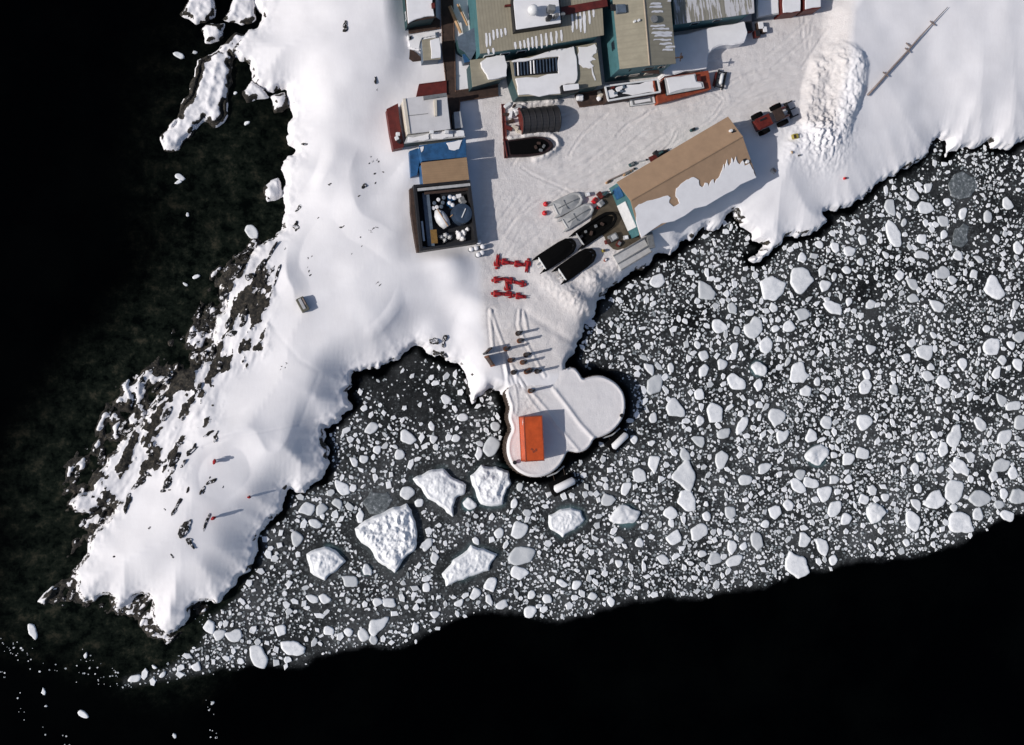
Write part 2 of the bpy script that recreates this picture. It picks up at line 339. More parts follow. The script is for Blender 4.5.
Z+=edge*.22*fbm(GX*1.6,GY*1.6,4,6)*(1-ss(sd,1,3))*(1-.5*east)
base=3.0-.55*lowp
Zf=base+.10*fbm(GX*.5,GY*.5,4,2)+.11*plow*fbm(GX*1.1,GY*1.1,5,0)
fm=flat*ss(sd,.1,1.6); Z=Z*(1-fm)+Zf*fm
# ploughed snow heap, bank beside the slip, bank round the covered boat
def bumpm(px,py,rx,ry,an,h,z=3.2,pw=2):
    c=U(px,py,z); dx,dy=GX-c.x,GY-c.y; a=math.radians(an); u=(dx*math.cos(a)+dy*math.sin(a))/rx; v=(-dx*math.sin(a)+dy*math.cos(a))/ry
    r=(np.abs(u)**pw+np.abs(v)**pw); return h*ss(1-r+.45*fbm(GX*.5,GY*.5,4,6),0,.8) if pw>2 else h*np.exp(-r*1.3)
rub=np.abs(fbm(GX*1.1,GY*1.1,4,3))*2+np.abs(fbm(GX*3,GY*3,3,4))
pm=bumpm(834,92,8.0,4.7,74,1.1,4.0,3); Z+=pm*(.8+.5*rub)*(.8+.6*fbm(GX*.5,GY*.5,3,2)); d=lined([(812,40),(806,70),(798,110),(800,140)],3.5,2.0) if False else 0; pmm=ss(pm,.05,.6)
p2=bumpm(820,137,4.2,4.4,60,1.0,3.4); Z+=p2*(.3+.95*rub)
Z+=bumpm(852,70,3,6,70,.25,4)
Z+=bumpm(575,300,7.5,1.5,-38,1.0,3.2)*(.7+.5*rub)+bumpm(600,285,5,1.6,-35,.9,3.2)*(.6+.5*rub)   # bank below the slip
Z+=bumpm(625,262,5,1.3,30,.7,3.2)*(.7+.5*rub)
for q in ((468,300,1.6,4,80,.7),(455,278,3,2.4,20,.8),(446,262,3,1.6,10,.8),(487,385,1.6,2.6,60,.6),(430,335,3,2,40,.5)): Z+=bumpm(*q)
Z+=bumpm(790,150,3.2,1.2,60,.5)*(.7+.4*rub)
# trampled ruts between the jetty and the letters
def lined(px,z=2.5,maxd=1.2):
    P=flatp(px,z); D=np.full(GX.shape,maxd,np.float32)
    for (xa,ya),(xb,yb) in zip(P[:-1],P[1:]):
        i0=max(0,int((min(xa,xb)-maxd-X0)/ST)); i1=int((max(xa,xb)+maxd-X0)/ST)+2; j0=max(0,int((min(ya,yb)-maxd-Y0)/ST)); j1=int((max(ya,yb)+maxd-Y0)/ST)+2
        x=GX[j0:j1,i0:i1]; y=GY[j0:j1,i0:i1]; dx,dy=xb-xa,yb-ya; t=np.clip(((x-xa)*dx+(y-ya)*dy)/(dx*dx+dy*dy+1e-9),0,1)
        D[j0:j1,i0:i1]=np.minimum(D[j0:j1,i0:i1],np.hypot(x-xa-t*dx,y-ya-t*dy))
    return D
tr=GX*0
for q_,hh,ww in (([(508,139),(516,137.5),(526,136),(538,134),(548,134),(556,139),(557.5,145),(553,151),(545,156),(536,158.5)],.55,.42),([(515,106),(530,104.5),(545,103),(557,102)],.6,.5)):
    d=lined(q_,3.1,1.6); Z+=hh*np.exp(-(d/ww)**2)*(.6+.9*rub+.5*vn(GX*1.7,GY*1.7,3))
ropes=[[(489,311),(491,330),(493,348)],[(490,311),(497,330),(503,345),(506,370),(512,392)],[(519,311),(518,325),(522,335),(530,350),(545,376)],[(523,312),(527,330)],[(506,362),(507,380),(509,395)],[(515,372),(518,388),(524,404)],[(531,389),(540,402),(547,410)],[(505,365),(514,385),(517,404)],[(512,366),(523,385),(530,402)]]
for k,r_ in enumerate(ropes):
    d=lined(r_); Z+=.11*np.exp(-(d/.22)**2)-.07*np.exp(-((d-.35)/.16)**2)
d=lined([(524,312),(545,325),(575,343),(592,350)]); Z-=.16*np.exp(-(d/.5)**2)
d=lined([(203,447),(230,437),(262,432),(300,424),(330,415)],4,.8); Z-=.10*np.exp(-(d/.16)**2)
d=lined([(262,300),(275,330),(300,360),(320,372),(300,425)],4,1.0); Z-=.03*np.exp(-(d/.3)**2)
# walking tracks on the ploughed yard
for k in range(26):
    x=random.uniform(500,770); y=random.uniform(60,300); 
    aa=random.gauss(0.5,.5); l=random.uniform(25,60); pts=[(x+l*t*math.cos(aa)+3*math.sin(5*t+k),y-l*t*math.sin(aa)) for t in np.linspace(0,1,5)]
    d=lined(pts,3,.8); Z+=plow*(.035*np.exp(-((d-.3)/.12)**2)-.05*np.exp(-(d/.18)**2))
for k in range(9):
    o_=(k-4)*8.5+random.uniform(-7,7); sg=random.uniform(-14,14); pts=[(492+o_*.3,250+o_*.4),(520+o_*.4,205+o_*.5+sg),(575,172+o_*.7),(640,132+o_*.6+sg),(705,104+o_*.45),(755,78+o_*.5+sg*.5),(800,52+o_*.8),(820+sg,5+o_)]
    pts=[(x+random.uniform(-9,9),y+random.uniform(-7,7)) for x,y in pts]; wk=random.uniform(.35,.9)
    if k%3==1: pts=pts[:5]
    if k%3==2: pts=pts[2:]
    for e in (-1.0,1.0):
        d=lined([(x+e*3.2,y+e*5.4) for x,y in pts],3,.9); Z+=wk*plow*(.04*np.exp(-((d-.34)/.14)**2)-.06*np.exp(-(d/.22)**2))*ss(fbm(GX*.12,GY*.12,2,k%5),-.25,.1)
# rocky shelf along the western shore + islets
shz=ss(sdsh,-.6,1.6); rk=fbm(ru*.35,rv*.8,5,7); rk2=fbm(GX*1.1,GY*1.1,5,2)
zs=-.72+shz*(.74+1.6*rk+1.0*rk2)
rock_at=np.zeros_like(Z)
use=(sd<.35)&(sdsh>-1.2); Z=np.where(use,np.maximum(zs,Z*0+np.minimum(Z,zs+.0)*0+zs),Z)
rock_at=np.where(use,.86-.85*ss(zs,.02,.5)*ss(rk2+.9*fbm(GX*2.2,GY*2.2,3,6),-.10,.08),0)
rock_at=np.where((sd<.9)&(sdsh>-.5)&(sd>-.2),np.maximum(rock_at,.45),rock_at)
zi=-.5+ss(sdi,-.6,.5)*(1.3+.6*und2+.5*ss(sdi,1,3)+.6*fbm(GX*1.1,GY*1.1,4,5)); ui=(sdi>-1.2)&(zi>Z); Z=np.where(ui,zi,Z); rock_at=np.where(ui,np.where(sdi>0,.62*(1-ss(sdi,.0,1.0))*ss(fbm(GX*.5,GY*.5,3,2),-.12,.12)+.12,.12+.75*ss(fbm(GX*.7,GY*.7,3,4),-.05,.1)),rock_at)
# rock showing through the snow on the western shore (zone of broken outcrops)
wz=zone([(285,195),(262,240),(275,290),(262,360),(225,380),(215,420),(190,440),(178,490),(150,470),(110,520),(55,520),(60,440),(120,370),(180,290),(230,240)],1.5,3.5)
st_=fbm(ru*.26,rv*.95,5,4)+.5*fbm(GX*1.2,GY*1.2,4,1)
rm=wz*ss(st_+.06*(1-ss(sd,1,6)),.05,.12)*(sd>-.2)*(1-ss(sd,8,12)); rock_at=np.maximum(rock_at,rm*.8); Z+=rm*.35*np.abs(rk2)*3
Z+=wz*(sd>0)*.5*fbm(ru*.5,rv*1.1,4,3)
wsp=ss(fbm(GX*.8,GY*.8,4,7),.07,.15); rock_at=np.maximum(rock_at,.55*wsp*(sd>-.1)*(1-ss(sd,.6,1.4))*(1-flat))
# bare brown ground around boathouse apron is an object; ok
def HZ(x,y):
    i=int((x-X0)/ST); j=int((y-Y0)/ST); i=min(max(i,0),len(gx)-2); j=min(max(j,0),len(gy)-2); return float(Z[j,i])
def G(px,py,dz=0):
    z=3.0
    for _ in range(6): p=U(px,py,z); z=HZ(p.x,p.y)
    return Vector((p.x,p.y,z+dz))
keep=(sd>-1.3)|((sdi>-1.2))|(sdsh>-1.2)
terr=mk('snow_covered_ground',_terr)
grid_mesh('snow_ground',GX,GY,Z,keep,terr,{'rock':rock_at,'plow':np.clip(plow+.7*pmm*0,0,1)},'structure')
# land beyond the frame: coarse sheet reaching far away (north and east)
mb=MB(); mb.add([(-18,71.5,3.0),(114.5,71.5,3.5),(700,71.5,20),(700,900,60),(-60,900,60)],[(0,1,2,3,4)]); o=mb.build('far_snow_ground',snow()); o['kind']='structure'
# ------------------------------------------------------------------ ice floes
wgx=np.concatenate([[-3000,-600,-160],np.arange(X0,X1,.3),[200,700,3000]]); wgy=np.concatenate([[-3000,-600,-120],np.arange(Y0,Y1,.3),[140,600,3000]])
ugx=np.arange(X0,X1,.3); ugy=np.arange(Y0,Y1,.3)
SL=[U(x,y,0).to_2d() for x,y in slushp]; sds=sdist([SL],ugx,ugy,6)
PI_=[U(x,y,1.0).to_2d() for x,y in pierp]; sdp=sdist([PI_],ugx,ugy,4)
sdu=sdist([CO],ugx,ugy,6); UX,UY=np.meshgrid(ugx,ugy)
shore=ss(-sdu+1.6*fbm(UX*.3,UY*.3,3,2),.1,1.3)*ss(-sdp+.6*fbm(UX*.3,UY*.3,3,2),.7,2.0)
dens=ss(sds+2.0*fbm(UX*.12,UY*.12,5,3)+.8*fbm(UX*.6,UY*.6,3,1),-.3,1.0)*shore
def blob(px,py,r,z=0):
    c=U(px,py,z); return np.exp(-(((UX-c.x)**2+(UY-c.y)**2)/r**2))
sh_=U(705,328,0); dens*=1-.75*blob(690,318,2.5)-.6*blob(860,292,2.6)-.4*blob(735,500,3)*0
cove=blob(405,395,6.5); dens*=1-.5*cove; dens*=1-.8*blob(563,478,2.6); dens*=1-.7*blob(596,446,2.2)
nn_=U(820,300,0); so_=U(820,520,0); dens*=1-.32*ss(UY,so_.y,nn_.y)*(.6+.8*vn(UX*.09,UY*.12,6))
Dn={'slush':np.clip(dens,0,1)}
occ=np.zeros((int((Y1-Y0)/.12)+2,int((X1-X0)/.12)+2),bool)
def occ_ok(x,y,r):
    i=int((x-X0)/.12); j=int((y-Y0)/.12); k=max(1,int(r/.12)); return not occ[max(0,j-k):j+k+1,max(0,i-k):i+k+1].any()
def occ_put(x,y,r):
    k=int(r/.12)+1; i=int((x-X0)/.12); j=int((y-Y0)/.12); yy,xx=np.ogrid[-k:k+1,-k:k+1]; m=(xx*xx+yy*yy)<=(r/.12)**2
    if i-k<0 or j-k<0 or i+k+1>occ.shape[1] or j+k+1>occ.shape[0]: return
    occ[j-k:j+k+1,i-k:i+k+1]|=m
def floe_mesh(poly,h,rough,seed,tone=1.0,mat=ICE,name='ice_floe'):
    r=random.Random(seed); n=len(poly); c=Vector((sum(p[0] for p in poly)/n,sum(p[1] for p in poly)/n)); P=[Vector((p[0],p[1]))-c for p in poly]
    R=max(p.length for p in P); big=R>1.2
    sub=3 if R>1.8 else (2 if R>.9 else 1)
    for _ in range(sub):
        Q=[]
        for i,p in enumerate(P):
            q=P[(i+1)%len(P)]; d=q-p; Q.append(p*.0+p); Q.append((p+q)/2+Vector((d.y,-d.x))*r.uniform(-.06,.15))
        P=Q
    P=[(P[i-1]+P[i]*5+P[(i+1)%len(P)])/7 for i in range(len(P))]
    m=len(P); rings=[1.06,1.02,.95,.8,.58,.32] if not big else [1.05,1.02,.96,.9,.8,.68,.55,.42,.28,.14]; hs=[-.25,.02,.72,.95,1,1] if not big else [-.3,.02,.7,.88,.95,1,1,1,1,1]
    V=[];Fc=[]; ox=r.uniform(0,90); tilt=Vector((r.uniform(-1,1),r.uniform(-1,1)))*.12*h/R
    for k,(q,hh) in enumerate(zip(rings,hs)):
        for p in P:
            x,y=p.x*q,p.y*q; nz=0
            if k>1: nz=float(fbm(np.float64(x*(.8 if big else 1.6)+ox),np.float64(y*(.8 if big else 1.6)+ox),4,seed%5))*rough+ (tilt.x*x+tilt.y*y)
            V.append((x,y,hh*(h if hh>0 else 1)+nz*min(1,(1.06-q)*6)))
    for k in range(len(rings)-1):
        for i in range(m): Fc.append((k*m+i,k*m+(i+1)%m,(k+1)*m+(i+1)%m,(k+1)*m+i))
    b=(len(rings)-1)*m; V.append((0,0,h+float(fbm(np.float64(ox),np.float64(ox),4,seed%5))*rough)); Fc+=[(b+i,b+(i+1)%m,len(V)-1) for i in range(m)]
    me=bpy.data.meshes.new(name); me.from_pydata(V,[],Fc); me.materials.append(mat); me.polygons.foreach_set('use_smooth',[big or i>=m*1 for i in range(len(Fc))])
    at=me.attributes.new('tone','FLOAT','POINT'); at.data.foreach_set('value',[tone]*len(V))
    o=bpy.data.objects.new(name,me); COL.objects.link(o); o.location=(c.x,c.y,0); return o,c,R
def blobpoly(c,R,seed,el=1.0,an=0):
    r=random.Random(seed); n=r.randint(5,8); pts=[]; 
    for i in range(n):
        a=2*math.pi*(i+r.uniform(-.32,.32))/n; q=R*r.uniform(.66,1.25); x,y=q*math.cos(a)*el,q*math.sin(a)/el
        pts.append((c.x+x*math.cos(an)-y*math.sin(an),c.y+x*math.sin(an)+y*math.cos(an)))
    return pts
cyan=np.zeros_like(UX)
def cyan_rim(c,R,s):  # tints the water around a floe with the colour of its submerged ice
    global cyan; d=np.hypot(UX-c.x,UY-c.y); cyan=np.maximum(cyan,s*(1-ss(d,R*.85,R*1.45)))
big=[ (zm(240,330,3.387,[(590,505),(640,480),(690,472),(725,505),(765,525),(760,555),(730,570),(722,630),(690,600),(640,570)]),.9,.5,'large white berg piece with a pointed southern tip, northwest of the biggest floe','iceberg_fragment',.3),
 (zm(240,330,3.387,[(785,495),(820,460),(870,465),(910,480),(918,520),(895,560),(890,590),(820,588),(805,555)]),.9,.8,'large lumpy white berg piece with a hollow, just below the pier','iceberg_fragment',.3),
 (zm(200,500,2.56,[(400,75),(425,55),(465,38),(530,12),(545,45),(555,95),(548,130),(500,185),(470,165),(440,125),(410,100)]),1.1,1.3,'biggest white ice floe, wedge shaped with a broken bumpy top','iceberg_fragment',.12),
 (zm(200,500,2.56,[(275,140),(320,122),(345,130),(372,158),(350,180),(320,205),(285,185)]),.8,.6,'square white berg piece with a turquoise foot, west of the biggest floe','iceberg_fragment',.45),
 (zm(200,500,2.56,[(622,190),(650,155),(695,117),(760,140),(740,180),(690,195),(632,220)]),.7,.5,'long tapering white ice floe southeast of the biggest floe','iceberg_fragment',.2),
 (zm(200,500,2.56,[(895,40),(925,25),(975,28),(985,50),(960,75),(930,95),(900,75)]),.6,.5,'white floe with turquoise edge below the pier fender','iceberg_fragment',.5)]
fid=0
for px,h,ro,lab,nm,gl in big:
    P=jag(px,.10,h*.5,2,fid+3); xs_=[p.x for p in P]; ys_=[p.y for p in P]; c=sum(P,Vector((0,0)))/len(P); R=max((p-c).length for p in P)
    bx_=np.arange(min(xs_)-.6,max(xs_)+.6,.09); by_=np.arange(min(ys_)-.6,max(ys_)+.6,.09); sb_=sdist([P],bx_,by_,3); BX,BY=np.meshgrid(bx_,by_)
    n1=fbm(BX*.55+fid*7,BY*.55,4,fid%5); n2=np.abs(fbm(BX*.9+fid*3,BY*.9+5,4,2)); bz=-.3+ss(sb_,-.35,.25)*(.3+h*.75)+h*.3*ss(sb_,.2,1.4)+ss(sb_,0,.7)*(ro*.9*n1-ro*1.1*n2+.14*fbm(BX*2.6,BY*2.6,4,3))
    o=grid_mesh(nm,BX,BY,bz,sb_>-.4,ICE,{'tone':BX*0+1},'x'); del o['kind']; o.data.transform(Matrix.Translation((-c.x,-c.y,0))); o.location=(c.x,c.y,0); tag(o,lab,'ice floe'); fid+=1
    sb2=sdist([P],ugx,ugy,2.5); cyan=np.maximum(cyan,min(.8,gl*1.2)*ss(sb2,-.9,.1)*ss(vn(UX*.35,UY*.35,fid%5),.35,.75))
    for k in range(3):
        for x,y in P: occ_put(c.x+(x-c.x)*(.3+.3*k),c.y+(y-c.y)*(.3+.3*k),R*.33)
for (ox,oy,s,pts,lab) in [(240,330,3.387,[(410,585),(440,545),(500,548),(520,575),(490,620),(440,625)],'translucent grey wet floe touching the top of the biggest floe'),
   (620,130,2.535,[(832,140),(845,115),(870,105),(900,120),(908,145),(890,170),(860,176),(838,165)],'round translucent slushy ice pan near the eastern snow shore'),
   (620,130,2.535,[(838,290),(850,250),(870,236),(885,245),(883,280),(868,297)],'elongated translucent ice pan below the round slushy pan')]:
    P=[U(*q,.05).to_2d() for q in zm(ox,oy,s,pts)]; o,c,R=floe_mesh(P,.10,.10,fid,1,SLUSHY); tag(o,lab,'ice floe'); fid+=1; occ_put(c.x,c.y,R*.85)
ZA=(620,130,2.535,[(685,195,38),(745,168,34),(775,197,42),(982,184,34),(932,216,32),(695,262,50),(765,317,32),(855,320,28),(817,362,36),(708,370,28),(740,388,34),(744,427,28),(950,402,62),(805,447,36),(1003,442,26),(1015,525,36),(940,545,50),(775,566,46),(460,380,75),(388,400,62),(537,450,46),(462,468,32),(217,405,48),(283,452,26),(250,495,40),(340,502,46),(371,545,34),(430,500,32),(296,508,24),(298,640,46),(215,608,36),(258,595,30),(75,605,28),(87,642,44),(113,626,28),(453,618,52),(470,660,34),(695,657,28),(625,620,30),(622,655,44),(427,587,22),(210,568,34),(195,545,26),(350,605,40),(582,305,28),(615,280,26),(610,332,22),(780,625,30),(820,637,34),(843,378,24),(910,327,24),(790,600,30),(870,590,30),(990,545,36),(970,583,32),(1010,595,30),(955,615,30),(1010,300,30),(820,230,32),(870,210,34),(765,275,26),(720,235,26),(575,355,24),(520,395,30),(525,430,26),(580,435,24),(635,440,26),(545,370,20),(515,355,24),(955,275,24),(820,265,26),(95,382,36)])
ZB=(600,380,2.415,[(208,232,64),(208,292,66),(277,80,46),(425,88,44),(332,10,38),(130,8,42),(495,25,30),(345,107,38),(442,137,32),(302,128,32),(183,72,48),(637,102,46),(545,102,32),(510,135,36),(858,132,44),(978,134,42),(1015,103,36),(918,108,36),(868,210,42),(968,207,42),(950,233,34),(998,222,34),(895,185,32),(830,170,32),(633,177,36),(395,212,32),(350,240,36),(293,187,38),(240,148,32),(130,200,34),(98,228,32),(170,320,38),(65,330,54),(182,380,40),(238,370,44),(315,318,30),(425,318,38),(455,305,34),(545,272,42),(510,248,32),(478,258,34),(483,228,34),(520,290,28),(570,308,40),(595,337,36),(640,290,28),(665,322,66),(660,265,32),(758,340,42),(762,300,30),(808,288,50),(858,270,52),(917,285,54),(875,343,62),(855,307,32),(915,325,30),(983,328,38),(1012,280,52),(965,300,26),(490,388,44),(538,404,42),(480,443,58),(324,440,36),(278,433,28),(380,390,38),(320,402,28),(760,210,30),(770,262,26),(565,240,30),(600,190,34),(525,185,52),(775,185,38),(1000,62,34),(970,47,30),(710,22,34),(640,20,38),(20,290,30),(243,97,28),(205,180,30)])
ZC=(240,330,3.387,[(565,365,58),(853,395,62),(810,420,42),(655,373,30),(545,423,34),(565,550,58),(610,585,40),(775,590,62),(345,535,42),(225,605,44),(275,608,38),(330,585,34),(255,658,34),(280,632,26),(410,630,42),(630,725,48),(945,680,60),(950,530,38),(195,705,44),(525,395,28),(465,407,28),(865,325,34),(812,385,32),(800,715,36),(930,590,30)])
ZD=(200,500,2.56,[(240,376,42),(147,402,44),(25,325,28),(48,345,34),(87,348,32),(455,320,42),(418,345,28),(442,358,34),(822,140,50),(815,185,50),(745,215,48),(843,285,32),(865,272,24),(890,252,26),(707,240,26),(738,255,26),(577,115,36),(810,75,44),(300,62,26),(250,98,24),(428,180,34),(383,207,32),(600,150,26),(320,255,26),(485,262,26),(455,262,22)])
Z4=(0,500,3.01,[(98,397,36),(250,645,34),(132,578,20),(258,468,16),(465,503,14),(493,525,24),(640,612,14),(525,710,14),(138,620,10)])
Z1=(140,0,3.92,[(155,690,38),(155,215,40),(215,205,16),(418,482,20),(375,365,20)])
Z2=(140,180,3.92,[(187,135,16),(220,378,26),(178,407,24),(150,8,24),(440,205,54)])
cyl_={(65,330),(665,322),(525,185),(775,185),(350,605),(775,590),(428,180)}
nf=0
def region(px,py):
    if py>520 and px<560: return 'southwest of the pier','brash ice below the western point'
    if px<505: return 'in the cove west of the pier','cove between snow shore and pier'
    if px>840: return 'towards the right edge of the brash ice','eastern brash ice'
    if py<360: return 'between the boathouse shore and the pier','brash ice below the boathouse'
    return 'east of the pier','brash ice right of the pier'
for zi_,(ox,oy,s,L_) in enumerate((ZA,ZB,ZC,ZD,Z4,Z1,Z2)):
    for (x,y,sz) in L_:
        px,py=ox+x/s,oy+y/s; R=sz/s/2/7.2*(1.13 if zi_<4 else .85); c=U(px,py,.1).to_2d()
        for f_ in (1,.9,.8,.7):
            if occ_ok(c.x,c.y,R*f_*.95): break
        R*=f_
        r=random.Random(fid*7+1); el=r.choice([1,1.08,1.15,1.25]); cy=(x,y) in cyl_; h=.10+.10*R+r.uniform(0,.06)
        if zi_>=4: el=1.3; h=.2
        o,c2,R2=floe_mesh(blobpoly(c,R,fid*13+5,el,r.uniform(0,3.14)),h+(.2 if cy else 0),.07+(.35 if cy else .06)*R,fid,r.choice([1,.95,.85,.8,.6]) if not cy else .9)
        szw='large' if R>1.5 else ('medium' if R>.85 else 'small'); rg,grp=region(px,py)
        if zi_>=4:
            tag(o,'small white ice fragment adrift on the open black water, %s'%('off the western rocks' if px<290 and py<520 else 'below the southwestern tip'),'ice floe','stray ice fragments on open black water '+('west' if py<520 else 'south'))
        elif cy: tag(o,'ragged pale floe with a turquoise submerged rim, %s'%rg,'ice floe','turquoise rimmed floes '+rg); cyan_rim(c,R*.8,.6)
        else: tag(o,'%s white ice floe floating in dark slush %s'%(szw,rg),'ice floe',szw+' white floes '+rg)
        occ_put(c.x,c.y,R*.95); fid+=1; nf+=1
def dens_at(x,y):
    i=int((x-X0)/.3); j=int((y-Y0)/.3); return float(dens[j,i]) if 0<=i<len(ugx) and 0<=j<len(ugy) else 0
slx=[p.x for p in SL]; sly=[p.y for p in SL]
def rnd(): return random.uniform(max(X0,min(slx)),min(X1-1,max(slx))),random.uniform(min(sly),max(sly))
xmaxv=U(1024,400,0).x+1
tries=0
while nf<296 and tries<60000:
    tries+=1; x,y=rnd(); R=random.uniform(.62,.85)
    if x>xmaxv or dens_at(x,y)<.62 or not occ_ok(x,y,R*1.15): continue
    p=co.matrix_world.inverted()@Vector((x,y,0)); px=512-F*p.x/p.z; py=372.5+F*p.y/p.z
    if not(0<px<1024): continue
    o,c2,R2=floe_mesh(blobpoly(Vector((x,y)),R,fid*13+5,random.choice([1,1.1,1.25]),random.uniform(0,3)),.10+.12*R,.10,fid,random.choice([1,.9,.8]))
    rg,grp=region(px,py); tag(o,'small white ice floe floating in dark slush %s'%rg,'ice floe','small white floes '+rg); occ_put(x,y,R*.95); fid+=1; nf+=1
# brash: thousands of fragments, one object
V=[];Fc=[];T=[]; cnt=0; tries=0
def rr_frag():
    u=random.random(); return min(.52,.10*(1-u)**(-.70))
while cnt<13000 and tries<330000:
    tries+=1; x,y=rnd(); d_=dens_at(x,y)
    if d_<.15 or random.random()>d_*(.15+1.6*float(vn(np.float64(x*.16),np.float64(y*.22),3))*float(.5+vn(np.float64(x*.6),np.float64(y*.6),5))): continue
    R=rr_frag()*(.85 if d_<.6 else 1)
    if R>.2 and not occ_ok(x,y,R*.9): continue
    if R<=.2 and not occ_ok(x,y,.05): continue
    if R>.14: occ_put(x,y,R*.9)
    n=random.choice((4,5,5,6,7)); a0=random.random()*6.28; el=random.uniform(1,1.35); an=random.random()*3.14; h=.04+.32*R*random.uniform(.5,1.2); b=len(V); rad=[R*random.uniform(.68,1.3) for _ in range(n)]
    tn=random.choice((1,1,.9,.7,.5,.3,.2,.12)) if R<.24 else random.choice((1,1,1,.95,.85,.6)); 
    for q,zz in ((1.0,-.05),(.98,h*.7),(.84,h)):
        for i in range(n):
            a=a0+6.283*i/n; ux,uy=rad[i]*q*math.cos(a)*el,rad[i]*q*math.sin(a)/el; V.append((x+ux*math.cos(an)-uy*math.sin(an),y+ux*math.sin(an)+uy*math.cos(an),zz+random.uniform(-.02,.03)*(zz>0)))
            T.append(tn)
    for k in (0,1):
        for i in range(n): Fc.append((b+k*n+i,b+k*n+(i+1)%n,b+(k+1)*n+(i+1)%n,b+(k+1)*n+i))
    Fc.append(tuple(b+2*n+i for i in range(n))); cnt+=1
# drifting streaks of tiny ice off the southwest corner
for (pts,num,wd) in [([(0,640),(12,650),(45,665),(75,672),(130,684),(190,672)],60,9),([(0,668),(15,690),(25,720),(60,740),(72,745)],18,6),([(207,700),(215,725),(214,745)],12,4),([(95,685),(110,672),(85,655)],22,12),([(200,600),(215,640),(230,660)],90,16)]:
    for _ in range(num):
        k=random.randrange(len(pts)-1); t=random.random(); px=pts[k][0]*(1-t)+pts[k+1][0]*t+random.gauss(0,wd/2); py=pts[k][1]*(1-t)+pts[k+1][1]*t+random.gauss(0,wd/2)
        p=U(px,py,0); R=.05+.11*random.random()**2; b=len(V); tn=random.choice((.3,.5,.8,1))
        for q,zz in ((1,-.04),(.8,.05)):
            for i in range(5): a=6.283*i/5+k; V.append((p.x+R*q*math.cos(a)*random.uniform(.7,1.3),p.y+R*q*math.sin(a),zz)); T.append(tn)
        for i in range(5): Fc.append((b+i,b+(i+1)%5,b+5+(i+1)%5,b+5+i))
        Fc.append(tuple(b+5+i for i in range(5)))
me=bpy.data.meshes.new('brash_ice'); me.from_pydata(V,[],Fc); me.materials.append(ICE); at=me.attributes.new('tone','FLOAT','POINT'); at.data.foreach_set('value',T)
o=bpy.data.objects.new('brash_ice',me); COL.objects.link(o); tag(o,'countless small crushed ice fragments drifting in dark slush','brash ice',None,'stuff')
print('floes',nf,'frags',cnt)
# water
WX,WY=np.meshgrid(wgx,wgy); pad=lambda A:np.pad(A,((3,3),(3,3)),mode='edge')
A=pad(dens); A[:3]=0; A[-3:]=0; A[:,:3]=0
sw=ss(sdist([SH],ugx,ugy,12),-9,0)*.9
sw=np.maximum(sw,ss(-GX[0,0]+0*UX,-1,1)*0+ (ss(-np.abs(UX-U(235,150,0).x)/16,-1,0)*ss(-np.abs(UY-U(200,180,0).y)/26,-1,0))*.8)
sh2=pad(sw); sh2[:3]=0; sh2[-3:]=0; sh2[:,:3]=0; sh2[:,-3:]=0
cy2=pad(cyan); cy2[:3]=0; cy2[-3:]=0; cy2[:,:3]=0; cy2[:,-3:]=0
grid_mesh('water',WX,WY,WX*0,np.ones(WX.shape,bool),mk('sea_water',_water),{'slush':A,'shallow':sh2,'cyan':cy2},'structure')
exec_rest=True
# ================================================================== OBJECTS
m_tanroof=ribbed('tan_metal_roof',(.36,.32,.235),97,.42,.72,.0); m_tanroof_f=ribbed('tan_roof_faint_ribs',(.34,.305,.225),8,.8,.85)
m_tanroof_g=ribbed('tan_roof_in_snow_streaks',(.30,.28,.23),98,.5,.6,.47); m_brownroof=paint('brown_metal_roof',(.36,.235,.145),.7,.10,.8)
m_brownroof2=ribbed('brown_plank_roof',(.36,.23,.13),7,.3,.85)
m_teal=paint('teal_wall_paint',(.055,.15,.165),.6,.18,1.0); m_teald=paint('dark_teal_trim',(.022,.06,.065),.6,.2)
m_blue=paint('blue_tarp',(.02,.085,.20),.55,.4,1.2,.30); m_slate=paint('slate_blue_paint',(.10,.13,.17),.6,.25,1.5,.2)
m_red=paint('dark_red_paint',(.105,.014,.010),.6,.35,1.5); m_orange=paint('orange_paint',(.55,.085,.018),.45,.22,.9); m_orange2=paint('rust_orange_deck',(.26,.05,.02),.7,.4,1.5)
m_brown=paint('weathered_brown_boards',(.045,.025,.018),.85,.45,1.5,.12); m_timber=paint('tan_timber',(.42,.26,.14),.8,.25,2); m_dark=paint('near_black_paint',(.012,.012,.014),.6,.3,2)
m_cream=paint('cream_paint',(.62,.56,.47),.6,.15,1.5); m_grey=paint('grey_paint',(.17,.175,.18),.55,.25,2); m_lgrey=paint('light_grey_paint',(.45,.45,.45),.6,.18,1.2)
m_white=paint('white_paint',(.72,.72,.72),.5,.1,1.5); m_glass=paint('dark_window_glass',(.015,.02,.028),.12,.2,2); MATS_spec=('black_rubber','black_boat_cover'); m_rubber=paint('black_rubber',(.002,.002,.0022),1.0,.3,2)
m_cover=paint('black_boat_cover',(.002,.0019,.002),1.0,.3,2.5); m_ygrey=paint('grey_inflatable_fabric',(.36,.36,.355),.6,.15,2,.0); m_yellow=paint('yellow_paint',(.36,.29,.06),.5,.2,3)
m_apron=paint('bare_brown_ground',(.075,.058,.038),.9,.35,1.2,.22); m_quon=ribbed('dark_grey_ribbed_shell',(.035,.033,.035),8,.35,.6)
m_steel=paint('rusty_sheet_pile',(.05,.032,.022),.8,.5,2); m_pipe=paint('weathered_pipe',(.24,.19,.17),.8,.3,3); m_navy=paint('navy_tank_paint',(.035,.055,.09),.45,.3,1.2,.1)
m_rail=paint('brown_edge_beam',(.11,.06,.04),.8,.4,2,.2)
m_ridge=paint('pale_ridge_cap',(.40,.32,.24),.7,.1,1)
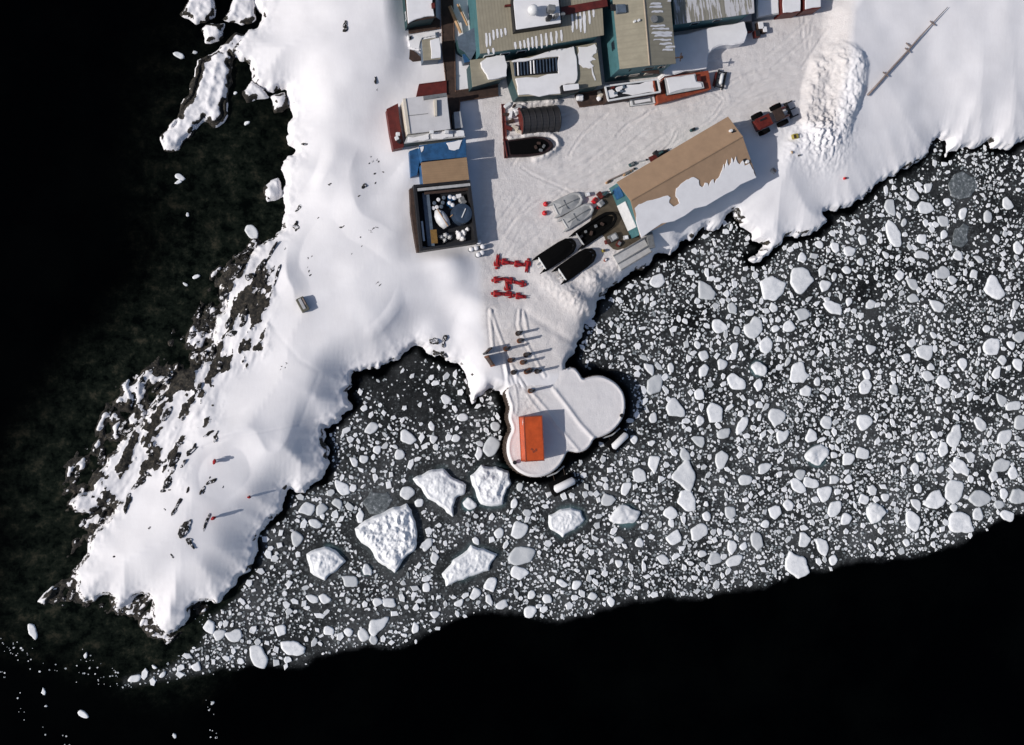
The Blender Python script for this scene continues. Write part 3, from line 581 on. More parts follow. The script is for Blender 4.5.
for q_ in (m_rubber,m_cover): q_.node_tree.nodes['Principled BSDF'].inputs['Specular IOR Level'].default_value=.12
def snow_slab(parent,px,z,h=.13,seed=1,amp=.12,name='snow_cover',plane=None):
    P=jag(px,amp,z,2,seed) if not plane else jag(px,amp,z,2,seed,[UP(x,y,plane[0],plane[1]).to_2d() for x,y in px]); mb=MB()
    if plane: 
        p0,n=plane; fz=lambda p:p0.z-((p[0]-p0.x)*n.x+(p[1]-p0.y)*n.y)/n.z
        mb.prism(P,lambda p:fz(p)+.01,lambda p:fz(p)+h)
    else: mb.prism(P,z+.005,z+h)
    return mb.build(name,snow(),parent,bevel=.04)
def centr(P): return sum(P,Vector((0,0,0)))/len(P)
def window(parent,a,b,t,zc_,ww,hh,name='window',pane=True,mat=None):
    d=(b-a); d.z=0; ang=math.atan2(d.y,d.x); p=a+d*t; nrm=Vector((d.y,-d.x,0)).normalized()
    fr=MB().box((p.x+nrm.x*.04,p.y+nrm.y*.04,zc_),(ww+.16,.10,hh+.16),ang).build(name,mat or m_white,parent)
    if pane: MB().box((p.x+nrm.x*.075,p.y+nrm.y*.075,zc_),(ww,.09,hh),ang).build('pane',m_glass,fr)
    return fr
def bld(name,label,cat,px,h,wm,rm,zg=3.0,over=.15,wins=(),rt=.16,group=None,smooth=0):
    P=[U(x,y,zg+h) for x,y in px]; c=centr(P); t=thing(name,label,cat,(c.x,c.y,zg),0,group)
    if sum(P[i-1].x*P[i].y-P[i].x*P[i-1].y for i in range(len(P)))<0: P=P[::-1]
    B=[]
    for i,p in enumerate(P):
        d1=(p-P[i-1]).normalized(); d2=(P[(i+1)%len(P)]-p).normalized(); n1=Vector((-d1.y,d1.x,0)); n2=Vector((-d2.y,d2.x,0))
        B.append(p+(n1+n2)*over/max(.5,1+n1.dot(n2)))
    MB().prism(B,zg-1.0,zg+h-rt-.004).build('wall',wm,t); MB().prism(P,zg+h-rt,zg+h).build('roof',rm,t,bevel=.02)
    for (i,tt,z,ww,hh) in wins: window(t,B[i],B[(i+1)%len(B)],tt,zg+z,ww,hh)
    return t,B,P
def Z5(pts,ox=380,oy=0,s=5.12): return zm(ox,oy,s,pts)
zg=3.0
# ---- 1 main building, tan corrugated roof
tA,BA,PA=bld('laboratory_building','long teal building under a tan ribbed roof streaked with snow, top centre','building',[(473,-40),(480.3,53.5),(550,44.5),(604,35),(600,-40)],6.2,m_teal,m_tanroof,over=.35,wins=[(1,.15,3.6,1.1,.8),(1,.4,3.6,1.1,.8),(1,.65,3.6,1.1,.8)])
zA=zg+6.2
for k,(x,y,l) in enumerate([(486,33,14),(489.5,33,13),(493,30,10),(497,29,9),(501,29,8),(505,28,7),(515,42,7),(520,41,8),(524,40,8),(528,38,12),(532,37,11),(536,36,12),(541,34,14),(546,33,13),(551,32,13),(556,31,12),(561,30,11),(572,14,18),(576,13,16),(580,12,20),(584,11,22),(589,10,14),(593,9,8),(488,49,5),(493,48,6)]):
    snow_slab(tA,[(x-1.2,y),(x+.9,y-.2),(x+1.7,y+l*.5),(x+1.5,y+l),(x+.2,y+l+.8),(x-.8,y+l*.7)],zA,.05,k,.06,'snow_patch')
MB().prism([U(*q,zA).to_2d() for q in [(560,8),(606,0),(607,7),(561,16)]],zA+.01,zA+.35).build('ridge_shadow_strip',m_red,tA)  # dark red strip standing in for the shadow along the ridge
rb=MB().prism([U(*q,zA+1.2).to_2d() for q in [(512.5,2),(515,31),(562,24),(560,-8),(513,-8)]],zA+.004,zA+1.2).build('roof_box',m_dark,tA)
MB().prism([U(*q,zA+1.3).to_2d() for q in [(513.6,3),(516.2,29.6),(561,22.8),(558,-7),(514,-7)]],zA+1.204,zA+1.32).build('snow_cover',snow(),rb,bevel=.04)
MB().prism([U(*q,zA+.4).to_2d() for q in [(505,4.5),(514,3.5),(514,5.5),(505,6.5)]],zA+.01,zA+.4).build('roof_vent',m_red,tA,bevel=.03)
for k,q in enumerate([(551,9,5.5),(549,18,3.5),(556,16,3)]):
    p=U(q[0],q[1],zA+2); MB().box((p.x,p.y,zA+1.95),(q[2]/7.2*1.2,q[2]/7.2,1.3),.1*k).build('air_unit',m_grey if k!=1 else m_dark,tA,bevel=.05)
p=U(563,14,zA+1.2); MB().cyl((p.x,p.y,zA+.01),.28,1.3,14).build('roof_vent',m_grey,tA)
p=U(533,10,zA+2.3); td=thing('radome','round white dome on a short pedestal on the snow covered roof box','dome',(p.x,p.y,zA+1.33))
MB().cyl((p.x-.0,p.y,zA+1.33),.32,.7,16).build('pedestal',m_dark,td); MB().dome((p.x,p.y,zA+2.35),.72,1.0,24,9,-.8).build('dome',m_white,td,smooth=True)
# ---- annex with snowy dome-like patch
tD,_,_=bld('annex','low annex with a thick rounded snow cap at the foot of the ribbed roof building','building',[(470,60),(503.5,55.5),(506,77.5),(472.5,87)],3.4,m_teald,m_tanroof_f,over=.2)
snow_slab(tD,[(480,63),(486,58.5),(496,56.5),(503.5,56),(506.5,66),(506,77),(496,79.5),(488,80),(486,75),(481,68)],zg+3.42,.45,4,.05)
# stair landing + box
t,_,_=bld('stair_landing','slate blue angular stair landing between the timber planks and the teal wall','landing',[(457,37),(476,26.5),(478,47),(471,60),(465,52),(459,48)],2.6,m_teald,m_slate)
for k in range(5): MB().box(tuple(U(470-1.6*k,50+1.2*k,zg+2.4-.35*k)),(.35,1.5,.06),.6).build('step',m_slate,t)
p=U(467,58,zg+1.6); t=thing('junction_box','small blue cubic box beside the slate stair landing','box',(p.x,p.y,zg)); MB().box((p.x,p.y,zg+.8),(.9,1.0,1.5),.25).build('cabinet',m_slate,t,bevel=.04); MB().box((p.x,p.y,zg+1.6),(1.0,1.1,.1),.25).build('lid',m_blue,t,bevel=.02)
for a,b,ww,lab in [((449.5,6),(461,33),2.6,'thick'),((457.5,4),(467.5,25.5),1.7,'thin')]:
    A_=U(*a,zg+1.2);B_=U(*b,zg+.5); t=thing('timber_plank','%s tan timber plank leaning beside the brown boardwalk'%lab,'plank',tuple((A_+B_)/2)); MB().tube([A_,B_],ww/7.3/1.5,4).build('beam',m_timber,t); MB().tube([A_+Vector((.22,0,.12)),B_+Vector((.22,0,.12))],.05,4).build('batten',m_cream,t)
# ---- boardwalks (bare dark brown lanes)
def deck(label,px,z=3.28,mat=m_brown,name='boardwalk'):
    P=[U(x,y,z) for x,y in px]; c=centr(P); t=thing(name,label,'walkway',(c.x,c.y,z)); MB().prism([p.to_2d() for p in P],z-.5,z).build('planking',mat,t)
    n=len(P); mb=MB()
    for i in range(n):
        a,b=P[i],P[(i+1)%n]
        if (b-a).length>2.5:
            mb.tube([a+Vector((0,0,.05)),b+Vector((0,0,.05))],.07,4)
            k=int((b-a).length/2); 
            for j in range(1,k): q=a+(b-a)*j/k; mb.box((q.x,q.y,z+.05),(.16,.16,.22))
    mb.build('edge_rail',m_rail if mat is m_brown else m_red,t); return t
deck('long dark brown boardwalk running north to south between the two groups of buildings',[(440.5,-20),(452,-20),(455,60),(455.5,92),(460,100),(458.5,120),(459.5,134),(453,134),(449.5,110),(447,92),(442.5,50)])
deck('short dark brown boardwalk branching east below the annex',[(455.8,91),(498,84.5),(498.5,95.5),(459,101.5)],3.29)
deck('dark bare lane wrapping around the snow roofed tank building',[(397.5,-20),(403,-20),(408,24),(437,18),(440.2,20),(440.2,28),(409,33.5),(410,48),(417,53),(423,60),(413,61.5),(406,57),(402,45)],3.27)
t=deck('dark red walled lane west of the boardwalk, above the grey flat roof',[(419,84.5),(446.5,81),(446.8,94),(416.5,96)],3.5,m_red,'retaining_lane')
# ---- tank building top left
t,_,_=bld('tank_building','snow roofed building with rounded south edge at the top left of the station','building',[(402,-30),(407.5,25),(412,22),(420,20),(436,17.5),(435,-30)],3.3,m_teald,m_brown,wins=[(0,.8,1.9,.9,.6)])
snow_slab(t,[(402.5,-28),(408,24),(414,20.5),(421,18.5),(434,16.5),(433,-28)],zg+3.3,.3,5,.06)
MB().prism([U(*q,zg+3.9).to_2d() for q in [(431.5,3),(434.5,3),(435,8),(432,8)]],zg+3.305,zg+4).build('roof_hatch',m_red,t)
t,_,_=bld('shed','little tan shed half covered in snow beside the brown boardwalk','shed',[(422,39.5),(439.5,37.5),(441,59),(423.5,60.5)],2.4,m_slate,m_tanroof_f,over=.1)
snow_slab(t,[(430,40.5),(439,38.5),(440.5,58),(431,59)],zg+2.4,.25,6,.05)
c=U(418,42,3.2); o=MB().prism(jag([(409,35),(437,30.5),(437.5,37),(423,39),(421,50.5),(415,50),(408,48)],.12,3.6,2,4),2.8,3.6).build('snow_bank',snow(),None,bevel=.2); tag(o,'L shaped bank of snow beside the little tan shed','snow bank')
p=U(408,38.5,3.4); t=thing('cable_reel','small dark round reel on the lane beside the L shaped snow bank','reel',(p.x,p.y,3.3)); MB().cylx((p.x,p.y,3.65),.35,.12,(1,.2,0),16).build('flange',m_white,t); MB().cylx((p.x+.22,p.y,3.65),.2,.35,(1,.2,0),12).build('hub',m_dark,t)
# ---- grey flat roof building B
m_flat=paint('pale_grey_roof_membrane',(.60,.585,.59),.8,.08,1.0)
tB,_,PB=bld('flat_roof_building','pale flat roofed building with a dark red wall on its west side','building',[(402.5,98.5),(424,96),(424.5,99.5),(447,96.5),(450.5,129),(407.5,134)],3.2,m_cream,m_flat,over=.1,wins=[(1,.3,1.8,.9,.7),(2,.5,1.8,.9,.7)])
zB=zg+3.2
MB().prism([U(*q,zB+.12).to_2d() for q in [(402.8,98.6),(405.6,98.4),(410.4,133.6),(407.8,134)]],zB+.003,zB+.14).build('parapet',m_cream,tB)
MB().prism([U(*q,zB+.5).to_2d() for q in [(434,99.5),(437,99.3),(437.5,115.5),(434.8,115.8)]],zB+.003,zB+.5).build('roof_duct',m_cream,tB,bevel=.05)
MB().prism([U(*q,zB+.4).to_2d() for q in [(423.5,96),(446.5,92.8),(447,96),(424,99.6)]],zB-.8,zB+.4).build('roof_step',m_grey,tB)
MB().prism([U(*q,zB+.1).to_2d() for q in [(406,115.6),(428,113.2),(428,113.7),(406,116.2)]],zB+.003,zB+.06).build('roof_seam',m_grey,tB)
for x0 in (430,445): p=U(x0+2,131.5,zB+.1); MB().box((p.x,p.y,zB-.2),(.5,.4,.5)).build('vent',m_white,tB,bevel=.03)
t,_,_=bld('lean_to_porch','narrow snow dusted lean to roof below the pale flat roof','porch',[(404,143.5),(407.5,135.5),(430,132.5),(450,130),(464,130.3),(465.5,137)],2.3,m_teald,m_lgrey,over=.1)
snow_slab(t,[(408,137),(429,133.5),(429,139.5),(407,142.5)],zg+2.3,.15,4,.1); snow_slab(t,[(432,133.2),(452,131),(453,137),(432,139)],zg+2.3,.15,5,.1); snow_slab(t,[(455,131),(463.5,130.7),(464.5,136),(455.5,137)],zg+2.3,.16,6,.06)
t,_,_=bld('entry_hut','small grey flat topped hut squeezed between the boardwalk and the pale building','hut',[(453.8,112),(460.5,111.2),(463,127.5),(455,128.5)],2.1,m_slate,m_lgrey,over=.06)
t,_,_=bld('red_side_wall','dark red slab sided enclosure along the west side of the pale flat roof','enclosure',[(386.5,109),(398,103.2),(399.5,120),(403.5,143),(404,147),(393.5,149.5),(390,132)],1.5,m_red,m_red,over=.05)
for k,q in enumerate([(398,134),(399.5,141),(397,138)]): p=U(*q,zg+1.9); MB().box((p.x,p.y,zg+1.75),(.5,.45,.45),k).build('crate',m_white if k!=1 else m_dark,t,bevel=.03)
# ---- blue tarp building, brown roof, bunker with tank
tC,_,_=bld('blue_roof_building','building with a bright blue roof and a white snow patch','building',[(419,145.5),(466,139),(466.5,157),(422,161)],3.0,m_blue,m_blue,over=.12)
snow_slab(tC,[(446,143),(462.5,140.2),(459,149),(455,150.5),(449,149.5)],zg+3,.1,9,.08)
snow_slab(tC,[(419.5,147),(424,146),(423,151),(421,153)],zg+3,.08,8,.05)
tE,_,_=bld('brown_roof_shed','shed with a clean brown plank roof next to the blue roof','shed',[(421,162.6),(466.8,157.3),(469.3,179.5),(423.3,184)],3.1,m_blue,m_brownroof2,over=.12,wins=[(0,.5,1.8,.8,.6)])
MB().prism([U(*q,zg+1.0).to_2d() for q in [(409.5,151),(418,148),(420,160),(417,175),(411,177)]],zg-.5,zg+1.0).build('side_lean_to',m_blue,tC)
tF=thing('fuel_tank_bund','open topped black walled bund holding tank and drums','bund',tuple(U(445,215,zg)))
zb=zg+2.2
def wallseg(px,w_,z,parent,mat,name='bund_wall',z0=None):
    P=[U(x,y,z) for x,y in px]
    for i in range(len(P)-1):
        a,b=P[i],P[i+1]; d=b-a; MB().box(((a.x+b.x)/2,(a.y+b.y)/2,((z0 or zg-.6)+z)/2-.002*i),(d.length+w_*.9,w_,z-(z0 or zg-.6)),math.atan2(d.y,d.x)).build(name,mat,parent)
wallseg([(415,186),(469,181.5),(476.5,241),(421.5,249.5),(415,186)],.35,zb,tF,m_dark)
MB().prism([U(*q,zg+.1).to_2d() for q in [(415,188),(469,184),(475,240),(421,249)]],zg-.3,zg+.16).build('floor',m_dark,tF)
wallseg([(419,189.5),(469,184.5)],.35,zb+.1,tF,m_lgrey,'snow_capped_beam',zb-.2)
wallseg([(426,193),(468,189)],.3,zb-.3,tF,m_brown,'timber_beam',zb-.7)
wallseg([(426,196),(431,243)],.9,zg+1.3,tF,m_slate,'inner_ledge'); wallseg([(422,222),(424,240)],.25,zg+1.6,tF,m_white,'snow_strip',zg+1.3)
wallseg([(412,190),(413,212),(417,238),(419,250)],.5,zg+1.4,tF,m_brown,'outer_fence')
p=U(462.5,213,zg+2.4); t=thing('round_tank','round navy blue storage tank in the black walled bund','tank',(p.x,p.y,zg+.16)); MB().cyl((p.x,p.y,zg+.16),1.32,2.1,32).build('shell',m_navy,t,smooth=False,bevel=.03); MB().cyl((p.x,p.y,zg+2.27),1.25,.05,32,.9).build('lid',m_navy,t); MB().box((p.x+.15,p.y,zg+2.4),(.12,1.3,.1),-.4).build('lid_rail',m_white,t); MB().tube([(p.x-1.35,p.y-.3,zg+.4),(p.x-1.35,p.y-.3,zg+2.4)],.06,6).build('pipe',m_timber,t)
for k,(x,y) in enumerate([(434.5,203),(438.5,199.5),(443,202.5),(437,207),(441.5,206.5),(433.5,208),(444,197.5)]):
    p=U(x,y,zg+1.1); t=thing('fuel_drum','black fuel drum in the crowded corner of the bund','drum',(p.x,p.y,zg+.16),0,'black drums in the bund'); MB().cyl((p.x,p.y,zg+.16),.30,.9,18).build('body',m_dark,t,bevel=.02); MB().cyl((p.x,p.y,zg+1.07),.26,.05,18,.2).build('lid',snow() if k%2 else m_slate,t)
for k,(x,y) in enumerate([(450,197),(449.5,203),(452.5,205),(454,198)]):
    p=U(x,y,zg+1.1); t=thing('fuel_drum','blue drum with a snow topped lid in the bund','drum',(p.x,p.y,zg+.16),0,'blue drums in the bund'); MB().cyl((p.x,p.y,zg+.16),.33,1.0,18).build('body',m_blue,t,bevel=.02); MB().dome((p.x,p.y,zg+1.12),.3,.4,12,4).build('snow_cap',snow(),t,smooth=True)
for k,(x,y) in enumerate([(459,196),(462,198.5),(464,202)]):
    p=U(x,y,zg+1.3); t=thing('equipment_case','grey case dusted with snow in the corner above the round tank','case',(p.x,p.y,zg+.16),0,'grey cases in the bund'); MB().box((p.x,p.y,zg+.75),(.7,.55,1.1),.2+.3*k).build('body',m_lgrey,t,bevel=.04); MB().box((p.x,p.y,zg+1.33),(.6,.5,.1),.2+.3*k).build('lid',m_grey if k else snow(),t,bevel=.02)
t=thing('upturned_skiff','white upturned skiff hull lying in the bund left of the round tank','boat',tuple(U(441,217,zg+.2))); mb=MB(); a_=U(436,210,zg+.9); b_=U(447,227,zg+.9)
mb.tube([a_,a_*.75+b_*.25,(a_+b_)/2,a_*.25+b_*.75,b_],[.25,.75,.85,.8,.55],12).build('hull',m_white,t,smooth=True); MB().tube([a_+Vector((0,0,.85)),b_+Vector((0,0,.75))],.07,5).build('keel',m_timber,t)
p=U(434,236.5,zg+1.3); t=thing('wooden_crate','ochre brown wooden crate in the southwest corner of the bund','crate',(p.x,p.y,zg+.16)); MB().box((p.x,p.y,zg+.7),(.75,1.7,1.1),.1).build('body',paint('ochre_wood',(.22,.12,.03),.8,.3,2),t,bevel=.03); MB().box((p.x,p.y,zg+1.3),(.85,1.8,.08),.1).build('lid',paint('ochre_wood',(.22,.12,.03),.8,.3,2),t,bevel=.01)
for k,(x,y,sz) in enumerate([(441.5,237,.8),(446,235,.9),(450,237,.8),(445,240,.7),(460,235,1.1),(464,232.5,.9),(458,232,.6),(463,238,.9),(468,229,.7)]):
    p=U(x,y,zg+.9); o=MB().box((p.x,p.y,zg+.6),(sz,sz*.8,.9),k*.4,.1,.1,.8).build('cargo_sack',m_lgrey if k<4 else snow(),None,bevel=.16,smooth=True); tag(o,'lumpy %s cargo sack at the south end of the bund'%('grey' if k<4 else 'snow covered white'),'sack','grey sacks in the bund' if k<4 else 'white sacks in the bund')
for k,(x,y) in enumerate([(477.5,243),(481.3,247.5),(474.8,249),(480.8,253.5),(477,255.5),(470,250)]):
    p=G(x,y); t=thing('fuel_drum','snow capped drum standing just outside the southeast corner of the bund','drum',tuple(p),0,'snow capped drums outside the bund'); MB().cyl(tuple(p-Vector((0,0,.2))),.31,1.0,16).build('body',m_grey if k else m_slate,t); MB().dome((p.x,p.y,p.z+.82),.34,.6,14,5).build('snow_cap',snow(),t,smooth=True)
# ---- snow roof building E (centre)
tS,_,_=bld('generator_building','building with thick snow roof, a dark louvred strip and a tan east end','building',[(510,61),(574,46.5),(596.5,42.5),(602,85),(581,88.5),(561,94.5),(518.5,96.5),(513,80)],3.6,m_teald,m_tanroof_f,over=.2,wins=[(6,.3,2.2,.9,.6),(5,.5,2.2,.9,.6)])
zS=zg+3.6
snow_slab(tS,[(511,61.5),(545,53),(573,47),(576,60),(576.5,80),(574,84),(563,86),(560,94),(518,95.5),(515,79),(558,74),(558.5,57),(513,62.5)],zS,.35,3,.08)
snow_slab(tS,[(578,47),(595,44),(596.5,53),(592,57),(596,60),(590,62),(594,66),(583,68),(578,64)],zS,.10,8,.15)
pb=MB().prism([U(*q,zS+.1).to_2d() for q in [(513,62.5),(558,57),(558,73),(515.5,76.5)]],zS+.003,zS+.1).build('louvre_strip',m_dark,tS)
for k in range(14):
    x=514.5+3.2*k; y0=62.8-.12*k*3.2; a_=U(x,y0,zS+.3); b_=U(x+.7,y0+13,zS+.3); MB().tube([a_,b_],.10,5).build('louvre',m_navy if k not in(1,5,6) else snow(),pb)
snow_slab(tS,[(591,67),(592.5,67.5),(593.5,73),(596,80.5),(594.5,81),(592,75)],zS,.08,8,.03,'snow_patch')
t2=MB().prism([U(*q,zS+1).to_2d() for q in [(560.8,85),(579.5,83),(580,90.5),(562,92.5)]],zS+.004,zS+1.0).build('roof_hatch',m_dark,tS,bevel=.1); MB().prism([U(*q,zS+1.1).to_2d() for q in [(563,85),(578.8,83.5),(579.3,89),(564,91)]],zS+1.004,zS+1.14).build('snow_cover',snow(),t2,bevel=.05)
deck('dark gap with red edged platform south of the tan east end',[(575,94.5),(604,89),(606.5,103.5),(580,107)],3.3,m_brown,'loading_platform')
for k,(x,y,s_,m) in enumerate([(580.5,97,1.0,0),(601,95,.8,1),(599.5,98,.6,0),(600,92,.5,1)]):
    p=U(x,y,3.9); o=MB().box((p.x,p.y,3.7),(s_,s_*.9,.7),k,.05,0,.8).build('crate',snow() if m==0 else m_cream,None,bevel=.1); tag(o,'%s on the loading platform'%['snow covered box at the west end','cream carton in the middle of the heap','smaller snowy box at the heap','small cream carton at the north side'][k],'box')
# ---- quonset + covered D shaped boat, rubble
a_=U(520.5,121,zg+.9); b_=U(558.5,117,zg+.9); t=thing('quonset_hut','dark grey ribbed half round shelter with snow along its north edge','shelter',((a_.x+b_.x)/2,(a_.y+b_.y)/2,zg)); d=(b_-a_).normalized(); q_=Vector((-d.y,d.x,0)); Rr=1.78
mb=MB(); n=18; vs=[];fs=[]
for e,pt in enumerate((a_,b_)):
    for k in range(n+1):
        an=math.pi*k/n; vs.append(Vector((pt.x,pt.y,zg-.1))+q_*Rr*math.cos(an)+Vector((0,0,Rr*1.25*math.sin(an))))
for k in range(n): fs.append((k,k+1,n+1+k+1,n+1+k))
mb.add(vs,fs).build('shell',m_quon,t,smooth=True)
MB().add(vs[:n+1],[tuple(range(n+1))]).build('end_wall',m_red,t); MB().add(vs[n+1:],[tuple(range(n+1))]).build('end_wall',m_dark,t)
rb_=MB()
for f in (0.02,.18,.34,.5,.66,.82,.98):
    c=a_+(b_-a_)*f; rb_.tube([Vector((c.x,c.y,zg-.1))+q_*(Rr+.03)*math.cos(math.pi*k/12)+Vector((0,0,(Rr*1.25+.03)*math.sin(math.pi*k/12))) for k in range(13)],.06,5)
rb_.build('hoop',m_dark,t)
def bank(px,h,w_,label,z=3.0,seed=1,name='snow_bank'):
    r=random.Random(seed); P=[G(x,y) for x,y in px]; Q=[]
    for i in range(len(P)-1):
        for k in range(4): Q.append(P[i]+(P[i+1]-P[i])*k/4)
    Q.append(P[-1]); mb=MB(); rs=[w_*r.uniform(.75,1.2)*(.5 if i in(0,len(Q)-1) else 1) for i in range(len(Q))]
    mb.tube([Vector((q.x+r.uniform(-.08,.08),q.y+r.uniform(-.08,.08),q.z-.1)) for q in Q],rs,9); 
    for v in mb.v: v.z=P[0].z-.1+(v.z-P[0].z+.1)*h/w_+r.uniform(-.05,.07)
    o=mb.build(name,snow(),None,smooth=True); tag(o,label,'snow bank'); return o
m_bm=paint('dark_red_black_hull',(.022,.008,.008),.7,.5,2)
t=thing('covered_workboat','dark covered workboat with pointed east bow parked below the ribbed shelter','boat',tuple(U(525,147,3.2))); 
HP=[U(*q,3.9).to_2d() for q in [(504,140.5),(518,138.5),(536,136),(546,137.5),(552,141.5),(554,146),(549,151),(540,154.5),(527,156),(507,156.5)]]
MB().prism(HP,3.0,3.9).build('hull',m_bm,t,bevel=.1); HPi=[U(527,147,3.9).to_2d()*.18+p*.82 for p in HP]; MB().prism(HPi,3.904,4.0).build('deck_cover',m_cover,t,bevel=.04)
for k,(x,y) in enumerate([(539,143),(544,146),(536,147),(541,150)]): p=U(x,y,4.2); MB().box((p.x,p.y,4.12),(.5,.35,.25),k).build('deck_gear',m_grey if k%2 else m_brown,t,bevel=.05)
MB().tube([U(504.5,140.5,4),U(507.3,156.5,4)],.1,6).build('stern_rail',m_red,t)
deck('narrow red edged ramp beside the stern of the covered workboat',[(501.5,104),(504.5,104),(508,158),(504.5,158)],3.25,m_red,'slipway_ramp')
r=random.Random(5)
for k in range(16):
    x=r.uniform(505,520); y=r.uniform(106,136); p=G(x,y); s_=r.uniform(.35,.9); m=[m_cream,m_lgrey,m_red,m_brown,snow(),m_white][k%6]
    nm=['cardboard_box','grey_crate','red_crate','timber_offcut','snow_covered_box','white_crate'][k%6]; o=MB().box((p.x,p.y,p.z+.25),(s_*1.3,s_*.6,s_*.8),r.uniform(0,3),r.uniform(-.3,.3),0,.9).build(nm,m,None,bevel=.04)
    tag(o,'%s in the jumbled heap at the west end of the ribbed shelter'%nm.replace('_',' '),nm.split('_')[-1],nm.replace('_',' ')+' pieces in the heap')
# ---- GWR gable building
def gable(name,label,cat,eaveL,ridge,eaveR,hE,hR,wm,rm,zg=3.0,wallin=.25):
    # eaveL/R, ridge : two pixels each (far end, near end)
    EL=[U(*q,zg+hE) for q in eaveL]; R_=[U(*q,zg+hR) for q in ridge]; ER=[U(*q,zg+hE) for q in eaveR]
    c=centr(EL+ER); t=thing(name,label,cat,(c.x,c.y,zg)); th=Vector((0,0,.14))
    for A_,B_,nm in ((EL,R_,'roof'),(R_,ER,'roof')):
        vs=[A_[0],A_[1],B_[1],B_[0]]; vs=vs+[v-th for v in vs]
        MB().add(vs,[(0,1,2,3),(7,6,5,4),(0,4,5,1),(1,5,6,2),(2,6,7,3),(3,7,4,0)]).build('roof',rm if not isinstance(rm,tuple) else rm[0 if nm=='roof' and A_ is EL else 1],t)
    def ins(e,k,f):  # toward ridge & along
        return e[k]+ (R_[k]-e[k])*wallin*.2 + (e[1-k]-e[k]).normalized()*wallin
    a0,a1,b0,b1=ins(EL,0,0),ins(EL,1,0),ins(ER,0,0),ins(ER,1,0)
    r0=R_[0]+(R_[1]-R_[0]).normalized()*wallin; r1=R_[1]+(R_[0]-R_[1]).normalized()*wallin
    for v in (a0,a1,b0,b1,r0,r1): v.z-=.22
    top=[a0,a1,r1,b1,b0,r0]; bot=[Vector((v.x,v.y,zg-1)) for v in (a0,a1,b1,b0)]
    MB().add(top+bot,[(0,1,7,6),(1,2,3,8,7),(3,4,9,8),(4,5,0,6,9),(0,5,2,1),(5,4,3,2),(6,7,8,9)]).build('wall',wm,t)
    MB().tube([R_[0]+Vector((0,0,.03)),R_[1]+Vector((0,0,.03))],.10,5).build('ridge_cap',m_ridge if rm is not m_brownroof else m_brownroof,t)
    return t,EL,R_,ER,(a0,a1,b0,b1)
tG,EL,RG,ER,cor=gable('garage_building','tall teal gabled building with a tan roof and roof hatch, right of top centre','building',[(609,-40),(620,69)],[(640.5,-40),(649.5,65.5)],[(667,-40),(676,63.5)],6.6,7.7,m_teal,m_tanroof_f)
nL=(EL[1]-EL[0]).cross(RG[0]-EL[0]).normalized(); nR=(ER[0]-ER[1]).cross(RG[0]-ER[1]).normalized()
nL=nL if nL.z>0 else -nL; nR=nR if nR.z>0 else -nR
def onroof(px,py,p0,n): return UP(px,py,p0,n)
p=onroof(620,10,EL[0],nL); h_=MB().box((p.x,p.y,p.z+.3),(1.25,1.1,.7),.12).build('roof_hatch',m_slate,tG,bevel=.03); MB().box((p.x-1.0,p.y+.2,p.z+.1),(.6,.8,.3),.12).build('hatch_step',m_dark,tG)
for q in ((634,22),(638,21)): p=onroof(*q,EL[0],nL); MB().cyl((p.x,p.y,p.z-.05),.16,.5,12).build('vent_pipe',m_white,tG)
p=onroof(653.5,19.5,ER[0],nR); MB().cyl((p.x,p.y,p.z-.1),.48,.45,20).build('round_vent',m_grey,tG)
for k,(x,y,l) in enumerate([(651,4,10),(650,7,12),(652,12,11),(651,26,14),(653,29,16),(652,33,20),(655,36,17),(654,40,17),(660,44,12),(666,47,9),(663,50,10),(668,1,3)]):
    snow_slab(tG,[(x,y-1),(x+l*.5,y-1.5),(x+l,y-1.2),(x+l*1.02,y+.6),(x+l*.5,y+.9),(x-1,y+.7)],9.9,.06,k,.08,'snow_patch',(ER[0],nR))
p=U(675,58,zg+6.6); mb=MB(); mb.tube([p,p+Vector((.9,.1,.4))],.09,6); mb.tube([p+Vector((.6,-.5,.3)),p+Vector((.7,.6,.5))],.07,6); mb.box(tuple(p+Vector((.7,0,.5))),(.35,.3,.4)); mb.build('antenna_bracket',m_brown,tG)
a0,a1,b0,b1=cor
for t_,z_,ww in ((.2,2.2,1.2),(.45,2.2,1.2),(.75,2.2,1.2),(.3,5.0,1.2),(.6,5.0,1.2),(.85,5.0,.8)): window(tG,a1,b1,t_,zg+z_,ww,.8,mat=m_cream)
for t_,z_ in ((.75,4.6),(.35,4.6)): window(tG,a0,a1,t_,zg+z_,1.0,.9,mat=m_teald)
MB().box(((a1.x*.3+b1.x*.7),(a1.y*.3+b1.y*.7)-.12,zg+3.6),(2.6,.5,.12)).build('canopy',m_brown,tG)
# ---- right hand ribbed roof building
tH,_,_=bld('striped_roof_building','teal building whose tan roof is streaked with many thin snow lines, top right','building',[(670,-40),(675,24.5),(754.5,13),(752,-40)],4.6,m_teal,m_tanroof_g,over=.3,wins=[(1,.3,2.8,1.0,.7),(1,.6,2.8,1.0,.7)])
